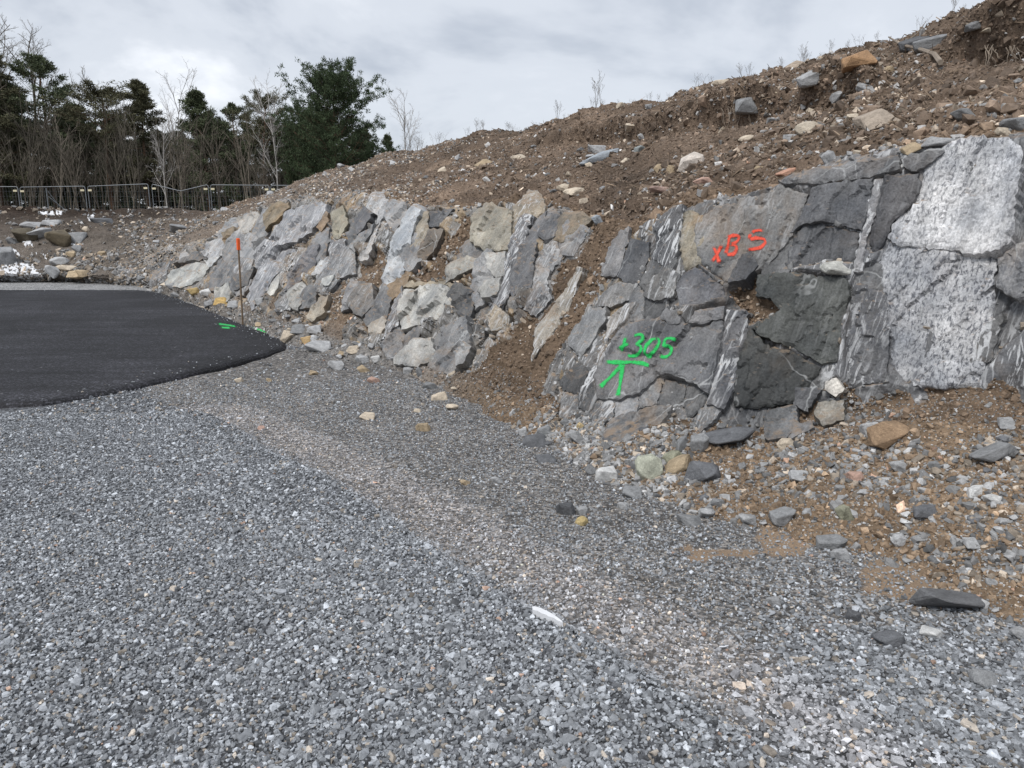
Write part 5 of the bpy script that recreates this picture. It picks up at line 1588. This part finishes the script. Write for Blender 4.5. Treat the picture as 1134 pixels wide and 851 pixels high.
# dead branch near the crest
M_TWIG = plain_material('dead_wood', (.24, .20, .16), .9, .35, 6)
def branch_pts(pp, lift):
    out_ = []
    for px, py in pp:
        while True:
            hh, nn_ = cast(px, py)
            if hh is not None and hh.y < 14: break
            py += 1
        out_.append(np.array(hh + Vector(nn_) * lift))
    return np.array(out_)
p = branch_pts([(985, 45), (1003, 55), (1022, 60), (1034, 68), (1045, 77)], .06)
ob = empty('dead_branch', p[-1], 'bare grey dead branch lying on soil just below the crest', 'branch')
b1 = MB(); b1.tube(p - p[-1], [.008, .013, .017, .020, .022], 6, True)
obj('main_stem', b1.mesh('main_stem', M_TWIG), ob)
b1 = MB(); b1.tube(np.array([p[1], p[1] + (.12, -.05, .10), p[1] + (.2, -.05, .22)]) - p[-1], [.008, .006, .003], 5)
obj('side_twig', b1.mesh('side_twig', M_TWIG), ob)
# hanging roots under the sod lips
rr = np.random.default_rng(5)
for (x0, y0, x1, y1, n_, lab) in ((800, 120, 832, 138, 16, 'thin pale roots hanging beside the grey boulder'), (1090, 52, 1128, 80, 14, 'dark roots hanging from the sod at the right edge'), (640, 165, 690, 176, 14, 'fine roots hanging from the sod lip above the slate')):
    b1 = MB(); pts0 = None
    for k in range(n_):
        hh, nn_ = cast(rr.uniform(x0, x1), y0 + rr.uniform(-4, 4))
        if hh is None: continue
        a = np.array(hh) + np.array(nn_) * .02
        if pts0 is None: pts0 = a
        l = rr.uniform(.08, .25)
        q = [a]
        for j in range(4): q.append(q[-1] + np.array((rr.normal(0, .02), -.02 + rr.normal(0, .01), -l / 4)))
        b1.tube(np.array(q) - pts0, [.004, .004, .003, .002, .0015], 4)
    me = b1.mesh('hanging_roots', M_TWIG)
    tag(obj('hanging_roots', me, None, pts0), lab, 'roots', 'roots under the sod')
# ------------------------------------------------------------------ fence panels
M_GALV = plain_material('galvanised_steel', (.20, .215, .23), .5, .2, 4, .5)
M_TAG = plain_material('cream_plastic', (.66, .60, .42), .6, .1, 6)
M_CONC = plain_material('concrete_foot', (.33, .32, .31), .9, .2, 6)
FY = 44.0
def fence_panel(px0, px1, ytop, label, sag=0.0, brace=False):
    a = at(px0, ytop[0], FY); b_ = at(px1, ytop[1], FY)
    base_z = 1.76
    org = np.array((a[0], FY, base_z))
    o = empty('fence_panel', org, label, 'fence', 'site fence panels')
    w = b_[0] - a[0]; ha, hb = a[2] - base_z, b_[2] - base_z
    m = MB(); r = .10
    mid = (w * .5, 0, (ha + hb) / 2 - sag)
    tp = [(0, 0, ha - r), (r * .3, 0, ha - r * .3), (r, 0, ha)] + ([(w * .45, 0, mid[2] + .02), mid, (w * .55, 0, mid[2] + .02)] if sag else [mid]) + [(w - r, 0, hb), (w - r * .3, 0, hb - r * .3), (w, 0, hb - r)]
    m.tube([(0, 0, .12), (0, 0, ha * .5)] + tp + [(w, 0, hb * .5), (w, 0, .12)], .024, 6)
    m.tube([(0, 0, .14), (w, 0, .14)], .024, 6)
    obj('frame', m.mesh('frame', M_GALV, True), o)
    m = MB()
    nx = int(w / .16)
    for k in range(1, nx):
        x = w * k / nx; m.tube([(x, 0, .14), (x, 0, ha + (hb - ha) * k / nx - sag * (1 - abs(2 * k / nx - 1)) - .02)], .003, 3)
    for z in np.arange(.35, min(ha, hb) - .1, .27): m.tube([(0, .004, z), (w, .004, z)], .003, 3)
    obj('wire_mesh', m.mesh('wire_mesh', M_GALV), o)
    for x, h_ in ((.13, ha), (w - .14, hb)):
        m = MB(); m.box((x, -.05, h_ - .22), (.20, .03, .10)); obj('clamp_tag', m.mesh('clamp_tag', M_TAG), o)
    for x in (0, w):
        m = MB(); m.box((x, 0, .06), (.24, .7, .12)); obj('foot_block', m.mesh('foot_block', M_CONC), o)
    if brace:
        m = MB(); m.tube([(w * .40, 0, ha - .03), (w * .40, 0, .12)], .026, 6); m.tube([(w * .42, 0, ha - .5), (w * .75, .6, .12)], .024, 6); m.tube([(w * .42, 0, ha - .2), (w * .62, .6, .12)], .022, 6)
        obj('brace', m.mesh('brace', M_GALV, True), o)
fence_panel(-120, -52, (207, 207), 'grey steel fence panel out at the far left')
fence_panel(-50, 19.5, (207, 207), 'leftmost visible grey steel fence panel, cut by the frame edge')
fence_panel(22, 94, (207.5, 206.5), 'grey steel fence panel with slanting braces inside it', 0, True)
fence_panel(97, 164, (206.5, 204), 'straight grey steel fence panel left of the sagging one')
fence_panel(168, 230.5, (204.5, 205), 'grey steel fence panel with a sagging top rail', .33)
fence_panel(233, 298, (205, 205.5), 'rightmost grey steel fence panel running behind the rock')
fence_panel(300, 366, (205.5, 206), 'grey steel fence panel hidden behind the soil slope')

# ------------------------------------------------------------------ trees
def bark_mat(name, c0, var=.35): return plain_material(name, c0, .95, var, 3.0)
M_PINEBARK = bark_mat('pine_bark', (.12, .075, .05))
M_GREYBARK = bark_mat('grey_bark', (.15, .13, .105))
M_BROWNBARK = bark_mat('brown_twigs', (.115, .102, .082))
M_BIRCH = bark_mat('birch_bark', (.42, .40, .38))
def leaf_mat(name, c0):
    m, nt, b = mat_base(name, .8)
    rnd = N(nt, 'ShaderNodeNewGeometry').outputs['Random Per Island']
    pos = N(nt, 'ShaderNodeNewGeometry').outputs['Position']
    c = mixc(nt, 1.0, c0, ramp(nt, rnd, (0, .55), (1, 1.55)), 'MULTIPLY')
    c = mixc(nt, 1.0, c, ramp(nt, noise(nt, pos, .9, 3, .6), (.3, .75), (.7, 1.3)), 'MULTIPLY')
    nt.links.new(c, b.inputs['Base Color'])
    return m
M_PINE = leaf_mat('pine_needles', (.090, .108, .060))
M_PINE2 = leaf_mat('dull_needles', (.100, .098, .058))
M_DENSE = leaf_mat('deep_green_needles', (.048, .070, .034))
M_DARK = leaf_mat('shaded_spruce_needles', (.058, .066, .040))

def needles(centers, dirs, per, rad, ll, lw, r):
    """tufts of narrow triangles round twig tips"""
    n = len(centers) * per
    c = np.repeat(centers, per, 0); d = np.repeat(dirs, per, 0)
    off = r.normal(0, 1, (n, 3)); off /= np.linalg.norm(off, axis=1, keepdims=True); off *= (r.random((n, 1)) ** .5) * rad
    off[:, 2] *= .55
    dd = off / rad * .9 + d * .5 + r.normal(0, .5, (n, 3)); dd[:, 2] += .25; dd /= np.linalg.norm(dd, axis=1, keepdims=True)
    sd_ = np.cross(dd, r.normal(0, 1, (n, 3))); sd_ /= np.maximum(np.linalg.norm(sd_, axis=1, keepdims=True), 1e-6)
    l = ll * r.uniform(.6, 1.3, (n, 1)); w = lw * r.uniform(.7, 1.3, (n, 1))
    p = c + off
    V = np.stack([p - sd_ * w, p + sd_ * w, p + dd * l], 1).reshape(-1, 3)
    return V, np.arange(n * 3).reshape(n, 3)

def conifer(seed, H, start, spread, nl, mat, per=34, style='pine', bark=M_PINEBARK, ll=.22, lw=.045, lean=0.0, tuft=.36):
    r = np.random.default_rng(seed)
    tr = MB()
    m = 12
    z = np.linspace(0, H, m)
    wob = np.cumsum(r.normal(0, .06, (m, 2)), 0) * np.linspace(0, 1, m)[:, None]
    tp = np.stack([wob[:, 0] + lean * (z / H) ** 2 * H * .2, wob[:, 1], z], 1)
    tr.tube(tp, np.linspace(.014 * H, .003 * H, m), 7)
    C, D = [], []
    for k in range(nl):
        f = start + (1 - start) * ((k + r.random()) / nl)
        z0 = f * H
        p0_ = np.array([np.interp(z0, z, tp[:, i]) for i in range(3)])
        g_ = (f - start) / (1 - start)
        if style == 'pine': prof = (.45 + .75 * math.sin(math.pi * min(1, g_ * .9 + .12))) * (1 if g_ < .9 else .55)
        elif style == 'bush': prof = .35 + .95 * math.sin(math.pi * min(1, g_ * .78 + .18))
        else: prof = 1.05 * (1 - g_) ** .8 + .12
        Ll = spread * prof * r.uniform(.55, 1.2)
        az = k * 2.4 + r.uniform(-.5, .5)
        up = {'pine': .12 + .5 * g_, 'bush': .15 + .5 * g_}.get(style, -.18 + .55 * g_) + r.normal(0, .12)
        d0 = np.array((math.cos(az), math.sin(az), up)); d0 /= np.linalg.norm(d0)
        q = [p0_]
        ns = 5
        dd = d0.copy()
        for j in range(ns):
            dd = dd + r.normal(0, .14, 3) + np.array((0, 0, .05)); dd /= np.linalg.norm(dd)
            q.append(q[-1] + dd * Ll / ns)
        q = np.array(q)
        tr.tube(q, np.linspace(.0042 * H * (1.1 - .6 * g_), .004, ns + 1), 4)
        for j in range(1, ns + 1):
            for s_ in range(2 if j < 3 else 3):
                if j == 1 and style == 'pine' and r.random() < .7: continue
                sdir = d0 * .6 + np.array((-d0[1], d0[0], 0)) * r.choice([-1, 1]) * r.uniform(.3, 1) + np.array((0, 0, r.uniform(-.1, .45)))
                sdir /= np.linalg.norm(sdir)
                sl = Ll * r.uniform(.12, .32) * (1.2 if style != 'pine' else 1)
                e_ = q[j] + sdir * sl
                tr.tube([q[j], e_], [.008, .004], 3)
                C.append(e_); D.append(sdir)
                if style == 'bush' or r.random() < .5: C.append((q[j] + e_) / 2); D.append(sdir)
        C.append(q[-1]); D.append(dd)
    for k in range(5): C.append(tp[-1] + r.normal(0, .12, 3)); D.append(np.array((0, 0, 1.)))
    V, Fq = needles(np.array(C), np.array(D), per, tuft, ll, lw, r)
    return tr.mesh('trunk', bark, True), new_mesh('crown', V, Fq, mat, False)

def bare_tree(seed, H, mat, levels=4, stems=1, droop=0.0, spread=.55, r0=.011, nb=(7, 6, 5, 4)):
    r = np.random.default_rng(seed)
    trunk, tw = MB(), MB()
    def grow(p, d, L_, rad, lev, mb):
        n = 6 if lev < 2 else 4
        q = [p]; dd = d.copy()
        for j in range(n):
            dd = dd + r.normal(0, .07 + .05 * lev, 3) + np.array((0, 0, (.05 if lev < 2 else -droop)))
            dd /= np.linalg.norm(dd); q.append(q[-1] + dd * L_ / n)
        q = np.array(q)
        mb.tube(q, np.linspace(rad, max(rad * .35, .0035), n + 1), 6 if lev == 0 else (4 if lev == 1 else 3))
        if lev >= levels: return
        for k in range(nb[lev]):
            f = (.30 if lev == 0 else .2) + (.70 if lev == 0 else .8) * (k + r.random()) / nb[lev]
            i0 = f * n; i = min(int(i0), n - 1); pp = q[i] + (q[i + 1] - q[i]) * (i0 - i)
            az = r.uniform(0, 6.283); side = np.array((math.cos(az), math.sin(az), .2))
            d2 = dd * (1 - spread * .6) + side * spread; d2[2] = max(d2[2], .05); d2 /= np.linalg.norm(d2)
            grow(pp, d2, L_ * r.uniform(.32, .52) * (1.15 - .5 * f), rad * .42, lev + 1, tw)
    for s_ in range(stems):
        d = np.array((r.normal(0, .05 + .10 * (stems > 1)), r.normal(0, .05 + .1 * (stems > 1)), 1.0)); d /= np.linalg.norm(d)
        grow(np.array((r.normal(0, .12) * (stems > 1), r.normal(0, .12) * (stems > 1), 0.)), d, H * r.uniform(.8, 1), r0 * H, 0, trunk)
    return trunk.mesh('trunk', mat, True), tw.mesh('crown', mat, False)

FLOOR = 1.70
def plant(name, meshes, px, Y, ytop, label, cat, group, Hmesh, rot=None, wide=1.0):
    x = (px - CX) / FPX * Y * 1.0
    x = at(px, 230, Y)[0]
    ztop = at(px, ytop, Y)[2]
    s = (ztop - FLOOR) / Hmesh
    o = empty(name, (x, Y, FLOOR), label, cat, group)
    o.scale = (s * wide, s * wide, s)
    o.rotation_euler = (0, 0, random.uniform(0, 6.28) if rot is None else rot)
    obj('trunk', meshes[0], o); obj('crown', meshes[1], o)
    return o
PA = conifer(1, 12, .42, 2.2, 38, M_PINE, 24, tuft=.33, ll=.2, lw=.035)
PB = conifer(2, 12, .30, 2.4, 54, M_PINE2, 24, 'spruce', tuft=.36, ll=.2, lw=.035)
PC = conifer(3, 12, .60, 2.7, 32, M_PINE2, 24, lean=.6, tuft=.34, ll=.2, lw=.035)
PD = conifer(4, 10, .15, 2.3, 62, M_PINE, 24, 'spruce', tuft=.34, ll=.2, lw=.035)
PE = conifer(5, 10, .06, 4.5, 88, M_DENSE, 36, 'bush', ll=.18, lw=.036, tuft=.34)
PF = conifer(6, 12, .05, 2.6, 70, M_DARK, 30, 'spruce', ll=.30, lw=.07, tuft=.5)
PG = conifer(7, 12, .10, 2.9, 60, M_DARK, 30, 'pine', ll=.30, lw=.07, tuft=.5)
GP_ = 'conifers behind the fence'
plant('pine_tree', PB, 2, 50, 58, 'tall dark pine cut by the left edge of the frame', 'tree', GP_, 12, 0.3, 1.15)
plant('pine_tree', PA, 62, 52, 66, 'tall slim pine with open crown and bare lower trunk', 'tree', GP_, 12, 1.0)
plant('pine_tree', PC, 124, 51, 101, 'flat topped pine with leaning olive crown', 'tree', GP_, 12, 2.0, 1.3)
plant('pine_tree', PB, 165, 52, 92, 'pointed dark pine left of the white birch', 'tree', GP_, 12, 2.4, 1.05)
plant('pine_tree', PD, 232, 52, 103, 'dark pointed conifer right of the white birch', 'tree', GP_, 10, 0.5, .95)
plant('pine_tree', PA, 264, 53, 119, 'small ragged pine left of the half dead pine', 'tree', GP_, 12, 4.0, 1.0)
plant('pine_tree', PC, 293, 50, 110, 'half dead pine with dark tufts left of the pale birch', 'tree', GP_, 12, 1.2, .8)
plant('pine_tree', PE, 374, 45, 97, 'broad dense dark green pine standing above the slope', 'tree', GP_, 10, 0.8, .70)
plant('pine_tree', PD, 432, 50, 152, 'tiny conifer tip showing right of the broad pine', 'tree', GP_, 10, 2.2, .7)
plant('pine_tree', PE, 340, 49, 135, 'lower dense pine tucked against the left of the broad pine', 'tree', GP_, 10, 2.8, .45)
plant('pine_tree', PD, 20, 55, 96, 'dense conifer right of the pine at the left edge', 'tree', GP_, 10, 3.0, 1.3)
plant('pine_tree', PA, -45, 52, 70, 'pine standing just outside the left edge', 'tree', GP_, 12, 5.0, 1.2)
plant('pine_tree', PD, 100, 56, 118, 'dense conifer behind the leaning olive crown', 'tree', GP_, 10, 1.0, 1.2)
# darker wood behind
for k, x in enumerate(range(-420, -80, 34)):
    plant('spruce_tree', (PF, PG)[k % 2], x, 56 + (k * 37 % 13), 100 + (k * 53 % 40), 'dark spruce beyond the left frame edge, %s counting outwards' % ORD(9 - k), 'tree', 'spruces out of frame', 12, k * 1.7, 1.15)
bx = [-70, -30, 5, 38, 75, 110, 140, 175, 200, 240, 268, 300, 330, 365, 400]
for k, x in enumerate(bx):
    plant('spruce_tree', (PF, PG)[k % 2], x, 60 + (k * 37 % 11), 118 + (k * 53 % 34) + (15 if 180 < x < 320 else 0), 'dark spruce in the shaded back row, %s from the left' % ORD(k), 'tree', 'shaded spruces at the back', 12, k * 1.3, 1.15)
# bare trees
BA = bare_tree(21, 12, M_BIRCH, 4, 1, .05, .5, .009, (12, 7, 5, 3))
BB = bare_tree(22, 12, M_GREYBARK, 4, 1, .0, .6, .010, (13, 7, 5, 4))
S1 = bare_tree(31, 7, M_BROWNBARK, 2, 2, .0, .42, .0095, (9, 5))
S2 = bare_tree(32, 7, M_GREYBARK, 2, 3, .0, .38, .009, (8, 5))
S3 = bare_tree(33, 7, M_GREYBARK, 3, 1, .0, .5, .010, (11, 5, 3))
S4 = bare_tree(34, 7, M_BROWNBARK, 2, 4, .0, .34, .008, (7, 5))
GB = 'bare trees behind the fence'
plant('bare_tree', BB, 14, 54, 38, 'tall leafless tree with pale fine twigs at the left edge', 'tree', GB, 11.5, 0.2, 1.1)
plant('bare_tree', BB, 4, 47, 100, 'leafless grey trunk right at the left edge', 'tree', GB, 11.5, 1.4)
plant('birch_tree', BA, 203, 55, 104, 'bare white birch between two dark pines', 'tree', GB, 11.5, 0.6, .8)
plant('birch_tree', BA, 308, 46, 110, 'bare pale birch with forked stem left of the broad pine', 'tree', GB, 11.5, 3.0, .8)
plant('birch_tree', BA, 450, 48, 126, 'bare pale birch top rising over the slope crest', 'tree', GB, 11.5, 5.0, .9)
plant('birch_tree', BA, 186, 47, 140, 'thin pale birch stem close behind the fence', 'tree', GB, 11.5, 1.1, .7)
plant('bare_tree', BB, 40, 56, 52, 'second leafless twiggy tree behind the tall slim pine', 'tree', GB, 11.5, 4.4, .9)
plant('bare_tree', BB, 110, 58, 98, 'leafless grey tree behind the leaning olive crown', 'tree', GB, 11.5, 2.9, .9)
rr = np.random.default_rng(8)
PANELS = [(-50, 'leftmost visible'), (20, 'braced'), (95.5, 'straight middle'), (166, 'sagging'), (231, 'rightmost'), (299, 'hidden')]
NS = 58
scnt = {}
for k in range(NS):
    x = -60 + 390 * (k + rr.random()) / NS
    top = 146 + rr.uniform(-14, 44) + (10 if x > 200 else 0)
    pn_ = [nm for x0, nm in PANELS if x >= x0][-1:] or ['leftmost visible']
    kd = ('two stemmed', 'three stemmed', 'single stemmed', 'four stemmed')[k % 4]
    scnt[pn_[0], kd] = scnt.get((pn_[0], kd), -1) + 1
    lab = '%s bare sapling, %s such from left behind the %s fence panel' % (kd, ORD(scnt[pn_[0], kd]), pn_[0])
    Yk = rr.uniform(45.5, 53)
    plant('sapling', (S1, S2, S3, S4)[k % 4], x, Yk, top, lab, 'sapling', 'saplings behind the fence', 6.6, rr.uniform(0, 6.28), 1.0)

# twiggy weeds along the crest
W1 = bare_tree(51, 1, M_BROWNBARK, 2, 4, .0, .5, .006, (4, 3))
W2 = bare_tree(52, 1, M_GREYBARK, 2, 3, .0, .45, .006, (5, 3))
wj = []
for m in W1 + W2: pass
def weed(px, py, hpx, k):
    # crest of the column under this pixel
    j = int(np.argmin(np.abs(PX[260 + 176 + 55] - px))) if False else int(np.nanargmin(np.abs(proj(keys[:, 3])[0] - px)))
    row = int(np.argmin(np.nan_to_num(proj(terr[:, j])[1], nan=1e9)))
    p = terr[row, j] 
    mpp = np.linalg.norm(p) / FPX
    o = empty('dry_weed', p - np.array((0, 0, .03)), 'dry leafless weed on the crest, %s from the left' % ORD(k), 'weed', 'dry weeds along the crest')
    s = hpx * mpp
    o.scale = (s * 1.3, s * 1.3, s); o.rotation_euler = (0, rr.normal(0, .12), rr.uniform(0, 6.28))
    ms = (W1, W2)[k % 2]
    obj('stem', ms[0], o); obj('twigs', ms[1], o)
WX = [(445 + 630 * rr.random() ** 1.25, 4 + 11 * rr.random() ** 1.6) for k in range(52)] + [(664, 30), (617, 17), (890, 19), (1055, 18), (830, 15)]
for k, (x, hp) in enumerate(sorted(WX)):
    weed(x, 0, hp, k)
